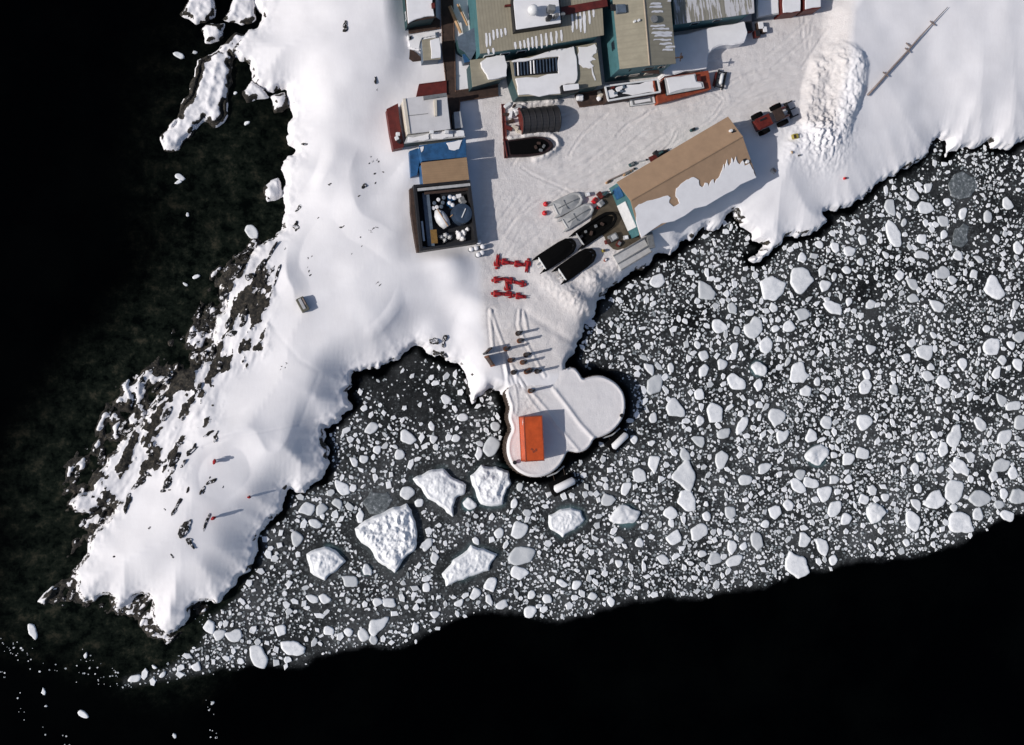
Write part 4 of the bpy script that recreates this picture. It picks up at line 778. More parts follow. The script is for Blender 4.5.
# raised snowy terrace with dark drop edge
o=MB().prism(jag([(672,36),(700,30),(745,21),(748,33),(745,42),(735,44.5),(722,45),(713,49),(708.5,54),(707.5,68),(664,76),(660,60)],.05,4.9,2,3),2.6,4.9).build('snow_terrace',snow(),None,bevel=.25); tag(o,'raised flat snow terrace below the streaked roof building','snow terrace')
t,_,_=bld('orange_deck','rust orange deck framing a snow covered roof at the plaza edge','deck',[(657,92),(664,77.5),(708.5,70.5),(711.5,89),(658,103.5)],1.3,m_orange2,m_orange2,over=.03)
t3,_,_=bld('deck_hut','white flat roofed hut standing on the rust orange deck','hut',[(664.6,77.8),(695.5,73.5),(697,81),(703,82),(704.5,88),(667.5,95)],2.0,m_teald,m_lgrey,over=.06)
snow_slab(t3,[(666,78.5),(694,74.8),(696,82),(701,83.5),(702,87),(669,93.5)],zg+2.0,.15,4,.05)
MB().prism([U(*q,zg+2.1).to_2d() for q in [(697.5,75.5),(700.5,75),(701.5,81),(698.5,81.5)]],zg+1.3,zg+2.1).build('door_box',m_red,t,bevel=.03)
# long low snow tray building
t,_,_=bld('low_flat_building','long low building with a snow filled parapet roof at the foot of the tall gable','building',[(604.5,86),(658,79),(660.5,92),(608,101)],2.3,m_brown,m_dark,over=.06)
for (pa,pb_,hh) in [((605,86.3),(658,79.3),.3),((608.3,100.6),(660.3,91.8),.3)]:
    A_=U(*pa,zg+2.5);B_=U(*pb_,zg+2.5); MB().box(((A_.x+B_.x)/2,(A_.y+B_.y)/2,zg+2.45),((B_-A_).length,.22,.28),math.atan2(B_.y-A_.y,B_.x-A_.x)).build('parapet',m_white,t)
for k,(pa,pb_) in enumerate([((605.2,86.5),(608.3,100.3)),((653.5,80),(655.5,92.5)),((657.8,79.6),(660.2,91.6))]):
    A_=U(*pa,zg+2.5);B_=U(*pb_,zg+2.5); MB().box(((A_.x+B_.x)/2,(A_.y+B_.y)/2,zg+2.452+.002*k),((B_-A_).length,.2,.26),math.atan2(B_.y-A_.y,B_.x-A_.x)).build('divider',m_white if k!=1 else m_orange2,t)
snow_slab(t,[(626,85),(652.6,81.2),(654.4,92),(632,95.5),(622,94)],zg+2.3,.12,4,.08); snow_slab(t,[(607,91),(612,89.5),(618,96),(609.5,98)],zg+2.3,.12,5,.08); snow_slab(t,[(615,88),(623,86),(621,91),(617,92)],zg+2.3,.2,5,.08)
for q in ((616,93),(622,91),(624,86.5),(613,87.5)): p=U(*q,zg+2.6); MB().box((p.x,p.y,zg+2.5),(.5,.3,.35),q[0]).build('roof_gear',m_red if q[0]%2 else m_slate,t,bevel=.03)
t,_,_=bld('low_planter_frame','narrow snow filled frame with pale rim in front of the long low building','frame',[(630,99.5),(654,95.5),(655.5,103),(631,106)],.6,m_grey,m_white,over=.02); snow_slab(t,[(634,100.5),(650,98),(651,101.5),(635,104)],zg+.6,.06,3,.03); MB().prism([U(*q,zg+.6).to_2d() for q in [(632,99.9),(652,96.7),(653,102.6),(633,105.2)]],zg+.602,zg+.604).build('liner',m_grey,t)
# cargo sled
A_=U(719,88,3.4);B_=U(722.5,71,3.4); p=(A_+B_)/2; t=thing('cargo_sled','black framed cargo sled in the shade beside the orange deck','sled',(p.x,p.y,3.0),math.atan2(B_.y-A_.y,B_.x-A_.x))
for s_ in (-.55,.55): MB().tube([(-1.3,s_,.08),(1.0,s_,.08),(1.35,s_,.35)],.07,6).build('runner',m_dark,t,local=True)
mb=MB(); [mb.box((x,0,.42),(.14,1.3,.1)) for x in (-1.15,-.6,0,.6,1.1)]; mb.box((0,.58,.5),(2.5,.12,.25)).box((0,-.58,.5),(2.5,.12,.25)); mb.build('frame',m_dark,t,local=True); MB().tube([(-.8,0,.55),(-.6,0,.62),(.6,0,.62),(.9,0,.55)],[.12,.28,.26,.12],8).build('load',m_white,t,local=True,smooth=True); MB().box((-.2,.85,.3),(2.0,.18,.4)).build('side_panel',m_red,t,local=True)
# top right containers
for k,(px,h,lab,wm) in enumerate([([(756,-20),(777,-20),(779,14),(757,18)],1.7,'grey shaded flat hut at the right end of the streaked roof building',m_slate),([(780,-20),(799,-20),(800.5,12),(782,14)],2.4,'snow roofed dark red container, left one of the pair at the top edge',m_red),([(802.5,-20),(819.5,-20),(821,8),(804,10.5)],2.4,'snow roofed dark red container, right one of the pair at the top edge',m_red)]):
    t,_,_=bld('storage_container' if k else 'storage_hut',lab,'container',px,h,wm,wm if k else m_lgrey,over=.03); snow_slab(t,[(x+(.8 if i in(0,3) else -.8),y+(-.8 if i>1 else .8)) for i,(x,y) in enumerate(px)],zg+h,.2,k,.04)
for k,(x,y,s_) in enumerate([(748,27,1.2),(760,26,.9),(757,34,.8),(764,30,.7)]):
    p=U(x,y,3.6); t=thing('supply_crate',['dark red crate nearest the snow terrace','snow topped crate under the grey hut','small dark crate at the plaza edge','small snow topped crate right of the dark crate'][k],'crate',(p.x,p.y,3)); MB().box((p.x,p.y,3.4),(s_,s_*1.2,.9),.15).build('body',m_red if k%2==0 else m_brown,t,bevel=.04); MB().box((p.x,p.y,3.9),(s_*.9,s_*1.1,.12),.15).build('lid',m_dark if k%2==0 else snow(),t,bevel=.04)
# ---- boathouse
Z520=lambda pts:zm(520,110,3.413,pts)
tH2,EL,RG,ER,cor=gable('boathouse','long brown roofed boathouse with snow sliding off its south slope','boathouse',Z520([(710,22),(330,246)]),Z520([(760,90),(378,309)]),Z520([(806,225),(411,432)]),4.0,5.3,m_teal,m_brownroof)
nS=(ER[1]-ER[0]).cross(RG[0]-ER[0]).normalized(); nS=nS if nS.z>0 else -nS; nN=(EL[1]-EL[0]).cross(RG[0]-EL[0]).normalized(); nN=nN if nN.z>0 else -nN
snow_slab(tH2,Z520([(386,326),(420,316),(470,302),(505,292),(514,300),(508,316),(524,330),(543,318),(538,304),(530,296),(532,268),(560,244),(592,229),(610,240),(612,258),(622,264),(630,248),(640,250),(644,262),(652,240),(660,236),(663,252),(670,236),(680,226),(688,206),(694,184),(698,204),(706,168),(712,192),(722,162),(728,182),(736,158),(742,180),(750,186),(760,172),(766,190),(782,182),(796,205),(806,231),(702,287),(562,361),(413,437)]),8,.14,12,.10,'snow_cover',(ER[0],nS))
p=onroof(*Z520([(717,72)])[0],EL[0],nN); MB().cyl((p.x,p.y,p.z-.05),.2,.5,12).build('vent_pipe',m_white,tH2); MB().box((p.x+.5,p.y-.1,p.z+.1),(.7,.2,.2),.4).build('vent_hood',m_dark,tH2)
p=onroof(*Z520([(772,178)])[0],ER[0],nS); MB().cyl((p.x,p.y,p.z-.05),.22,.55,12).build('vent_pipe',m_white,tH2); MB().box((p.x-.3,p.y+.2,p.z+.1),(.4,.4,.3),.4).build('vent_hood',m_dark,tH2)
a0,a1,b0,b1=cor   # west end between a1 (north) and b1 (south)
window(tH2,a1,b1,.60,zg+1.9,3.6,3.0,'door',False,m_white); window(tH2,a1,b1,.16,zg+2.4,1.3,2.6,'shutter',False,m_blue)
for t_ in (.2,.5,.8): window(tH2,b1,b0,t_,zg+2.2,1.1,.8)
window(tH2,b1,a1,0,zg,.01,.01,'door_sill',False,m_dark) if False else None
# apron of bare ground
o=MB().prism(jag([(601,199),(610,193),(628,200),(640,240),(634,244),(618,250),(606,240),(598,232),(590,222)],.15,3.2,2,5),2.9,3.16).build('bare_apron',m_apron); tag(o,'bare brown ground in front of the boathouse door','apron'); o['kind']='structure'
def boat(nm,label,S,B,wd,cover,tubem,open_=False,notch=True,z=None,group=None):
    s_=G(*S,.4); b_=G(*B,.4); d=b_-s_; d.z=0; Lh=d.length/2; c=(s_+b_)/2; g=G((S[0]+B[0])/2,(S[1]+B[1])/2)
    t=thing(nm,label,'boat',(c.x,c.y,g.z+.02),math.atan2(d.y,d.x)); hw=wd/2; rt=.23
    pth=[(-Lh,hw-.18),(-Lh*.72,hw-rt),(0,hw-rt),(Lh*.4,hw-rt-.02),(Lh*.70,hw*.70),(Lh*.90,hw*.36),(Lh-.2,0)]
    full=[Vector((x,y,.34+max(0,x/Lh-.3)*.35)) for x,y in pth]; full=full+[Vector((v.x,-v.y,v.z)) for v in full[-2::-1]]
    rs=[.03,rt,rt,rt,rt,rt*.95,rt]; rs=rs+rs[-2::-1]
    fine=[];fr=[]
    for i in range(len(full)-1):
        for k in range(4): f=k/4; fine.append(full[i]*(1-f)+full[i+1]*f); fr.append(rs[i]*(1-f)+rs[i+1]*f)
    fine.append(full[-1]); fr.append(rs[-1])
    MB().tube(fine,fr,10).build('inflatable_tube',tubem,t,local=True,smooth=True)
    MB().box((-Lh*.70,0,.42),(.08,wd-.6,.5)).build('transom',m_white if notch else m_lgrey,t,local=True)
    fl=[(-Lh*.70,hw-.25),(Lh*.4,hw-.28),(Lh*.68,hw*.55),(Lh*.9,0),(Lh*.68,-hw*.55),(Lh*.4,-hw+.28),(-Lh*.70,-hw+.25)]
    MB().prism(fl,.1,.22).build('floor',m_grey if not cover else cover,t,local=True)
    if not open_:
        mb=MB(); n=len(fl); V0=[Vector((x*.99,y*1.25,.52)) for x,y in fl]; ctr=[Vector((x*.5,y*.35,.80)) for x,y in fl]
        mb.add(V0+ctr,[(i,(i+1)%n,(i+1)%n+n,i+n) for i in range(n)]+[tuple(range(n,2*n))]).build('cover',cover,t,local=True,smooth=False)
        if tubem is m_ygrey: MB().tube([(-Lh*.6,0,.84),(Lh*.7,0,.86)],.06,5).build('centre_rope',m_grey,t,local=True); MB().box((-Lh*.1,.0,.83),(.1,wd*.6,.06)).build('strap',m_grey,t,local=True)
    else:
        for k,(x,y,sx) in enumerate([(-.6*Lh,.2,.5),(-.2*Lh,-.2,.6),(.1*Lh,.25,.4),(.35*Lh,0,.5),(-.35*Lh,.4,.3)]): MB().box((x,y,.45),(sx,.35,.35),k*.7).build(['fuel_can','bench','locker','gear_bag','gear_bag'][k],[m_dark,m_brown,m_grey,m_brown,m_grey][k],t,local=True,bevel=.04)
    if notch:
        for y in (-.25,.22): MB().box((-Lh*.83,y,.38),(.45,.16,.3),y).build('outboard_bracket',m_white if y<0 else m_lgrey,t,local=True,bevel=.03)
    return t
Z530=lambda x,y:(530+x/7.09,185+y/7.09)
boat('inflatable_boat','light grey inflatable boat under a grey cover, the northern one beside the red buoys',Z530(142,195),Z530(362,85),2.25,m_ygrey,m_ygrey,notch=False)
boat('inflatable_boat','light grey inflatable boat, the southern one of the two grey boats',Z530(205,302),Z530(435,158),2.0,m_ygrey,m_ygrey,notch=False)
boat('inflatable_boat','open black inflatable boat full of gear in front of the boathouse apron',Z530(300,420),Z530(600,215),2.5,m_cover,m_rubber,True,False)
boat('inflatable_boat','covered black inflatable boat with white stern gap, closest to the red letter bar',Z530(40,585),Z530(312,405),2.45,m_cover,m_rubber)
boat('inflatable_boat','covered black inflatable boat lying southernmost, below the other black boats',Z530(182,665),Z530(448,475),2.45,m_cover,m_rubber)
# red buoys
for k,(x,y,lab) in enumerate([(545,204.5,'upper red round buoy behind the stern of the northern grey boat'),(544,213.5,'lower red round buoy behind the stern of the northern grey boat')]):
    p=G(x,y); t=thing('mooring_buoy',lab,'buoy',tuple(p)); m_rd=paint('buoy_red',(.55,.012,.02),.45,.15,2); MB().dome((p.x,p.y,p.z+.32),.36,1,18,8,-.9).build('float',m_rd,t,smooth=True); MB().cyl((p.x,p.y,p.z+.62),.09,.18,10).build('eye',m_dark,t)
# gear around the boathouse
def heap(lst):
    for (nm,cat,lab,x,y,dims,rz,m,m2) in lst:
        p=G(x,y); t=thing(nm,lab,cat,tuple(p)); MB().box((p.x,p.y,p.z+dims[2]/2-.03),dims,rz,0,0,.9).build('body',m,t,bevel=.05); MB().box((p.x,p.y,p.z+dims[2]+.0),(dims[0]*.55,dims[1]*.7,.14),rz+.05).build('lid',m2,t,bevel=.02)
m_rd=MATS['buoy_red']
heap([('outboard_stand','engine stand','grey outboard stand south of the apron',612,238,(1.3,1.0,.9),.5,m_grey,m_lgrey),('gear_crate','crate','dark red gear crate left of the grey outboard stand',607,242,(.8,.6,.6),.3,m_red,m_brown),
('gear_crate','crate','red gear crate on the south side of the outboard stand',618,244,(.9,.6,.6),1.0,m_red,m_grey),('gear_crate','crate','bright red box against the south corner of the boathouse',632,223,(.8,.7,.8),.6,m_rd,m_red),
('gear_crate','crate','snow covered box between boathouse corner and outboard stand',625,238,(.7,.6,.7),.2,m_lgrey,snow()),('gear_crate','crate','yellow box in the snow below the black boats',603,251,(.45,.4,.5),.3,m_yellow,m_brown),('gear_crate','crate','orange brown box next to the yellow box',605,260,(.5,.35,.35),.9,m_orange2,snow()),
('gear_crate','crate','red box between the grey boats and the boathouse',594,201,(.8,.6,.7),.9,m_rd,m_red),('gear_crate','crate','grey bin beside the red box at the grey boats',600,204,(.9,.8,.7),.7,m_lgrey,m_grey),('gear_crate','crate','small red can near the bow of the southern grey boat',597.5,208,(.4,.35,.4),.2,m_rd,m_dark),
('gear_crate','crate','pale bin at the bow of the northern grey boat',587,195,(.7,.6,.6),.2,m_lgrey,snow()),('gear_crate','crate','green grey bin on the north side of the boathouse',631.5,164.5,(.9,.5,.5),.5,m_teald,m_grey),('gear_crate','crate','brown box by the north corner of the boathouse',608,182,(.9,.3,.35),.55,m_timber,m_brown),
('gear_crate','crate','pale flat crate along the north wall of the boathouse',627,173,(1.5,.35,.3),.55,m_timber,m_grey),('gear_crate','crate','dark bin beside the north wall near the roof vent',692,130,(.8,.4,.5),.5,m_teald,m_dark)])
for (a,b,ww,m,lab) in [((608,181),(634,169),.10,m_pipe,'long grey pipe lying along the north wall of the boathouse'),((634,163),(646,160),.08,m_lgrey,'pale pole lying between the green bin and the red sled')]:
    A_=G(*a,.15);B_=G(*b,.15); t=thing('pipe',lab,'pipe',tuple((A_+B_)/2)); MB().tube([A_,B_],ww,6).build('shaft',m,t); MB().cylx(tuple(B_),ww*1.6,.2,B_-A_,8).build('collar',m_dark,t)
A_=G(647,162,.3);B_=G(671,151,.3); c=(A_+B_)/2; t=thing('red_sledge','dark red sledge parked against the north wall of the boathouse','sledge',(c.x,c.y,c.z-.3),math.atan2(B_.y-A_.y,B_.x-A_.x)); 
for s_ in (-.4,.4): MB().tube([(-1.6,s_,.06),(1.3,s_,.06),(1.7,s_,.35)],.06,6).build('runner',m_dark,t,local=True)
MB().box((-.2,0,.35),(2.9,.95,.18)).build('bed',m_red,t,local=True,bevel=.02); MB().box((.8,0,.6),(.9,.7,.4)).build('seat_box',m_dark,t,local=True,bevel=.05); MB().box((-.9,.1,.52),(.8,.5,.2)).build('cargo',m_red,t,local=True,bevel=.04)
for (x,y,h,lab) in [(601,196,2.2,'dark green tank bottle rack standing north of the boathouse door'),(657,155,2.0,'dark green post rig behind the red sledge')]:
    p=G(x,y); t=thing('post_rig',lab,'post',tuple(p)); mb=MB(); mb.tube([p-Vector((0,0,.3)),p+Vector((0,0,h))],.16,8); mb.build('post',m_teald,t); MB().box((p.x-.3,p.y,p.z+.5),(.9,.5,.9),-.8).build('bracket',m_red if x<610 else m_dark,t,bevel=.04); MB().tube([p+Vector((-.5,0,h*.8)),p+Vector((.7,.3,h*.9))],.06,6).build('arm',m_brown,t)
# concrete slip ramp left of boathouse south corner
t=thing('slip_ramp','snow dusted concrete slip running down to the water south of the boathouse','ramp',tuple(G(640,256))); A_=G(616,262,.35);B_=G(646,244,.35); d=(B_-A_).normalized(); q_=Vector((-d.y,d.x,0)); 
m_conc=paint('snowy_concrete',(.50,.49,.48),.85,.15,1.5,.3)
MB().add([A_-q_*1.4+Vector((0,0,-.1)),B_-q_*1.4,B_+q_*1.0,A_+q_*1.0+Vector((0,0,-.1))]+[A_-q_*1.4-Vector((0,0,1.3)),B_-q_*1.4-Vector((0,0,1)),B_+q_*1.0-Vector((0,0,1)),A_+q_*1.0-Vector((0,0,1.2))],[(0,1,2,3),(0,4,5,1),(1,5,6,2),(2,6,7,3),(3,7,4,0)]).build('slab',m_conc,t); 
for s_ in(-1.3,-.35,.9): MB().box(tuple((A_+B_)/2+q_*s_+Vector((0,0,.05))),((B_-A_).length,.16,.22),math.atan2(d.y,d.x)).build('rail',m_grey,t)
p=G(649,241); MB().box((p.x,p.y,p.z+.3),(.9,2.2,.9),.2).build('abutment',m_grey,t,bevel=.03)
# ---- loader
A_=G(750,129);B_=G(785,112.5); c=(A_+B_)/2; t=thing('wheel_loader','red wheel loader with pallet forks parked at the northeast end of the boathouse','loader',(c.x,c.y,c.z),math.atan2(B_.y-A_.y,B_.x-A_.x))
t.scale=(1.25,1.25,1.15)
m_lr=paint('loader_red',(.13,.018,.012),.5,.4,2.5)
MB().box((-1.3,0,1.25),(2.1,1.3,.9)).build('engine_hood',m_lr,t,local=True,bevel=.1); MB().box((.1,0,.9),(3.0,.8,.45)).build('chassis',m_dark,t,local=True,bevel=.05)
cb=MB().box((.15,0,1.9),(1.2,1.25,1.5),0,0,0,.9).build('cab',m_glass,t,local=True,bevel=.06); MB().box((.15,0,2.68),(1.25,1.3,.1)).build('cab_roof',m_brown,cb,local=True,bevel=.04)
MB().box((-2.15,0,1.1),(.35,1.4,.9)).build('counterweight',m_dark,t,local=True,bevel=.06); MB().box((-1.4,.3,1.75),(.8,.2,.15)).build('exhaust',m_dark,t,local=True)
for x in (-1.35,1.25):
    for y in (-1.0,1.0):
        wv=MB().cylx((x,y,.68),.70,.52,(0,1,0),24).build('wheel',m_rubber,t,local=True,bevel=.06); MB().cylx((x,y*1.27,.68),.32,.06,(0,1,0),14).build('rim',m_lr,wv,local=True)
for y in (-.5,.5): MB().tube([(.7,y,1.9),(1.7,y,1.6),(2.5,y,.7)],.13,6).build('lift_arm',m_lr,t,local=True)
MB().box((2.55,0,.75),(.16,1.9,.7)).build('fork_carriage',m_dark,t,local=True,bevel=.03); MB().box((1.6,0,1.3),(1.3,.25,.22),0,0,.5).build('lift_cylinder',m_lgrey,t,local=True)
for y in (-.85,0,.85): MB().box((3.15,y,.42),(1.1,.14,.1)).build('fork',m_dark,t,local=True)
p=G(794,137); t=thing('yellow_box','small yellow box on the snow by the bulldozed heap','box',tuple(p)); MB().box((p.x,p.y,p.z+.3),(.85,.7,.65),.2).build('body',m_yellow,t,bevel=.06); MB().box((p.x-.2,p.y-.1,p.z+.66),(.3,.5,.08),.2).build('handle',m_brown,t)
heap([('small_case','case','small black case on the snow right of the yellow box',799,155.5,(.4,.25,.3),.3,m_dark,m_grey),('small_case','case','pale orange case below the yellow box',791.5,152.5,(.3,.45,.2),.3,m_cream,m_timber),('wire_cage','cage','small open wire cage by the northeast corner of the boathouse',773,171,(.6,.8,.5),.9,m_lgrey,m_pipe),('red_marker','marker','small dark red marker in a wind scoop near the eastern shore',844.5,178.5,(.45,.35,.4),.2,m_rd,m_red)])
# ---- long pipe on the snow slope
t=thing('long_pole','long tapering weathered pole lying on the snow slope at upper right','pole',tuple(G(905,52))); pts=[(866,96),(878,83),(892,67),(905,53),(918,38),(930,25),(946,8)]
MB().tube([G(x,y,.42) for x,y in pts],[.16,.15,.14,.13,.11,.08,.04],8).build('shaft',m_pipe,t,smooth=True)
for (x,y) in [(884,75),(906,51),(907,46),(931,24)]: p=G(x,y,.4); MB().box(tuple(p),(1.0,.16,.16),-.6).build('crossbar',m_pipe,t)
# ---- jetty
PP=[U(x,y,ptop).to_2d() for x,y in pierp]
def smoothp(P,it=1):
    for _ in range(it):
        Q=[]
        for i,p in enumerate(P): q=P[(i+1)%len(P)]; Q+= [p*.75+q*.25,p*.25+q*.75]
        P=Q
    return P
PS=smoothp(PP,2); cpp=sum(PS,Vector((0,0)))/len(PS); t=thing('pier','cloverleaf shaped steel pier with a flat snow covered top','pier',(cpp.x,cpp.y,0)); 
MB().prism(PS,-1.5,ptop-.35).build('sheet_pile_wall',m_steel,t)
def shrink(P,d):
    Q=[];n=len(P); ar=sum(P[i-1].x*P[i].y-P[i].x*P[i-1].y for i in range(n)); s_=1 if ar>0 else -1
    for i,p in enumerate(P):
        e=(P[(i+1)%n]-P[i-1]).normalized(); Q.append(p+Vector((-e.y,e.x))*d*s_)
    return Q
# snow cap as a fine grid
cap=[p.copy() for p in PS]; xs=[p.x for p in cap]; ys=[p.y for p in cap]; cgx_=np.arange(min(xs)-.3,max(xs)+.3,.12); cgy_=np.arange(min(ys)-.3,max(ys)+.3,.12); sdc=sdist([cap],cgx_,cgy_,2.0); CX,CY=np.meshgrid(cgx_,cgy_)
ii=np.clip(((CX-X0)/ST).astype(int),0,len(gx)-1); jj=np.clip(((CY-Y0)/ST).astype(int),0,len(gy)-1); lz=Z[jj,ii]; lsd=sd[jj,ii]
cz=ptop-.38+.42*np.maximum(ss(sdc,-.12,.28),ss(lsd,.1,.9))+.10*fbm(CX*.4,CY*.4,4,3)+.02*fbm(CX*.9,CY*.9,3,4)+.09*np.exp(-((sdc-.3)/.16)**2)*(1-ss(lsd,0,.6))
def capline(px,hh,ww):
    global cz; P=[U(x,y,ptop) for x,y in px]; D=np.full(CX.shape,9.)
    for A_,B_ in zip(P[:-1],P[1:]):
        dx,dy=B_.x-A_.x,B_.y-A_.y; t_=np.clip(((CX-A_.x)*dx+(CY-A_.y)*dy)/(dx*dx+dy*dy),0,1); D=np.minimum(D,np.hypot(CX-A_.x-t_*dx,CY-A_.y-t_*dy))
    cz=cz+hh*np.exp(-(D/ww)**2)
capline([(547,380),(556,392),(566,405),(580,424),(593,438)],.22,.28); capline([(532,393),(546,409),(556,424),(567,437),(578,450)],.13,.22)
capline([(507,380),(508,395),(514,415)],.1,.2); capline([(515,385),(518,404),(516,415)],.08,.18); capline([(523,388),(532,403),(540,412)],.08,.18)
tram=np.exp(-(((CX-U(527,398,2.5).x)/2.2)**2+((CY-U(527,398,2.5).y)/2.4)**2)); cz=cz+tram*.22*fbm(CX*1.8,CY*1.8,4,1)
bl=ss(lsd,1.3,2.4); cz=cz*(1-bl)+(lz-.03)*bl
pass
ov=grid_mesh('snow_cap',CX,CY,cz,sdc>-.13,terr,{'plow':.55+.3*tram,'rock':CX*0},'x'); del ov['kind']; ov.parent=t; ov.data.transform(Matrix.Translation((-cpp.x,-cpp.y,0)))
rim=MB().tube([Vector((p.x,p.y,ptop-.37)) for p in PS]+[Vector((PS[0].x,PS[0].y,ptop-.37))],.10,6,False).build('rim_beam',m_steel,t)
# vertical piling ribs
mb=MB(); acc=0
for i in range(len(PS)):
    a_,b_=PS[i],PS[(i+1)%len(PS)]; L_=(b_-a_).length; acc+=L_
    if acc>.5: acc=0; mb.cyl((a_.x,a_.y,-1.4),.09,ptop+.9,6)
mb.build('pile_ribs',m_steel,t)
for px,r_ in [([(547,476.5),(556,473),(564,466)],.11),([(603,438),(612,435),(620,428)],.10)]:
    MB().tube([U(x,y,.9) for x,y in px],r_,6).build('fender_rail',m_lgrey,t)
# fenders
for k,(a,b,r_,lab) in enumerate([((553.0,490),(574,479.5),1.05,'snow topped floating fender below the western cell of the pier'),((611.5,448),(626.5,433.5),.95,'snow topped floating fender below the eastern cell of the pier')]):
    A_=U(*a,.4);B_=U(*b,.4); c=(A_+B_)/2; L_=(B_-A_).length; t=thing('floating_fender',lab,'fender',(c.x,c.y,0),math.atan2(B_.y-A_.y,B_.x-A_.x))
    MB().tube([(-L_/2-.25,0,.0),(-L_/2-.1,0,.0),(L_/2,0,.0),(L_/2+.25,0,0)],[r_*.5,r_,r_,r_*.4],16).build('body',m_rubber,t,local=True,smooth=True)
    MB().tube([(-L_/2,0,r_*.66),(-L_/2+.25,0,r_*.70),(L_/2-.3,0,r_*.70),(L_/2,0,r_*.62)],[r_*.3,r_*.55,r_*.55,r_*.25],12).build('snow_cap',snow(),t,local=True,smooth=True)
    for y in (-L_*.25,L_*.25): MB().tube([(y,r_*.9,0),(y,2.2,.8)],.05,5).build('chain',m_steel,t,local=True)
# orange container
zc0=ptop+.04; hC=2.55
NW=U(524.0,417.5,zc0+hC); NE=U(542.3,415.5,zc0+hC); SWp=U(526.3,462.0,zc0+hC); SEp=U(543.4,459.6,zc0+hC)
c=(NW+NE+SWp+SEp)/4; ax=(NW-SWp).normalized(); rzc=math.atan2(ax.y,ax.x); Lc=((NW-SWp).length+(NE-SEp).length)/2; Wc=((NE-NW).length+(SEp-SWp).length)/2
t=thing('shipping_container','bright orange shipping container standing on the snow covered pier','container',(c.x,c.y,zc0),rzc)
MB().box((0,0,hC/2),(Lc-.04,Wc-.04,hC-.04)).build('body',m_orange,t,local=True)
k=int(Lc/.28)
for y in (-Wc/2,Wc/2):
    mb=MB()
    for i in range(k): mb.box((-Lc/2+.2+i*(Lc-.4)/(k-1),y,hC/2),(.11,.05,hC-.3))
    mb.box((0,y*.985,hC/2),(Lc-.3,.03,hC-.28)).build('ribbed_side',m_orange,t,local=True)
mb=MB(); 
for x in(-Lc/2,Lc/2):
    for y in(-Wc/2,Wc/2): mb.box((x,y,hC/2),(.16,.16,hC+.02))
for y in(-Wc/2,Wc/2): mb.box((0,y,hC-.06),(Lc,.13,.13)).box((0,y,.08),(Lc,.13,.15))
for x in(-Lc/2,Lc/2): mb.box((x,0,hC-.062),(.13,Wc,.13))
mb.build('corner_frame',m_orange2,t,local=True)
for y in(-.56,.56): d_=MB().box((-Lc/2-.03,y,hC/2),(.05,1.05,hC-.3)).build('door',m_orange,t,local=True); MB().tube([(-Lc/2-.09,y*.5,.25),(-Lc/2-.09,y*.5,hC-.25)],.025,6).build('lock_bar',m_grey,d_,local=True)
mb=MB()
for k2,(x,y) in enumerate([(-1.5,-.2),(-1.4,.35),(-1.7,.1)]): mb.box((x,y,hC+.005),(.35,.25,.02),k2)
mb.build('rust_patch',m_orange2,t,local=True)
for k2 in range(2): MB().box((Lc/2-.55-.28*k2,Wc/2+.035,hC*.75),(.08,.02,.6),0,0,.8).build('white_mark',m_white,t,local=True)
m_rustb=paint('rusty_brown',(.14,.05,.022),.85,.4,3)
# small dark item west of container + upright boards + posts
for (x,y,lab) in [(514.5,462.5,'small dark bollard at the southwest corner of the orange container'),(621.5,415.5,'small dark bollard on the eastern rim of the pier')]:
    p=U(x,y,ptop+.3); t=thing('bollard',lab,'bollard',(p.x,p.y,ptop)); MB().cyl((p.x,p.y,ptop-.1),.2,.5,12).build('post',m_steel,t); MB().cyl((p.x,p.y,ptop+.4),.28,.12,12).build('cap',m_dark,t)
for (a,b,h,lab) in [((483.5,354),(488.5,349),2.0,'upright dark board, the northern of the two at the neck of the pier'),((485,357),(491,366),2.0,'upright rusty brown board, the southern of the two at the neck of the pier')]:
    A_=G(*a);B_=G(*b); c=(A_+B_)/2; d=B_-A_; t=thing('upright_board',lab,'board',tuple(c)); rz=math.atan2(d.y,d.x); MB().box((c.x,c.y,c.z+h/2-.1),(d.length,.16,h),rz).build('panel',m_brown,t)
    for e in(A_,B_): MB().box((e.x,e.y,c.z+h/2-.08),(.2,.22,h+.1),rz).build('post',m_rustb if 'rusty' in lab else m_dark,t)
for k,(x,y,h,lab) in enumerate([(517.5,333.5,1.9,'northernmost dark post at the pier neck'),(519,341,2.0,'second post from the north, below the northernmost one'),(505.5,349,1.9,'dark post right of the northern upright board'),(525.5,355,2.3,'tall dark post on the east side of the post group'),(510,360.5,1.9,'brown post left of centre of the post group'),(522,362.5,1.9,'orange brown post in the centre of the post group'),(513,372.5,1.5,'grey post at the southwest of the post group'),(526,372,1.1,'short stubby post at the south of the post group'),(529.5,370.5,1.2,'short post beside the stubby southern post'),(536.5,371.5,1.9,'dark post at the southeast end of the post group'),(530,391,1.9,'lone post between the post group and the orange container')]):
    p=G(x,y) if y<375 else U(x,y,ptop+.05); t=thing('mooring_post',lab,'post',tuple(p)); MB().tube([p-Vector((0,0,.3)),p+Vector((0,0,h*.5)),p+Vector((0,0,h))],[.24,.19,.17],9).build('post',m_dark if k not in(5,4) else m_brown,t); MB().cyl((p.x,p.y,p.z-.1),.34,.45,10).build('base',m_rustb if k%3!=0 else m_brown,t); MB().box((p.x+.02,p.y,p.z+h),(.5,.22,.18),.7).build('head',m_dark,t,bevel=.03)
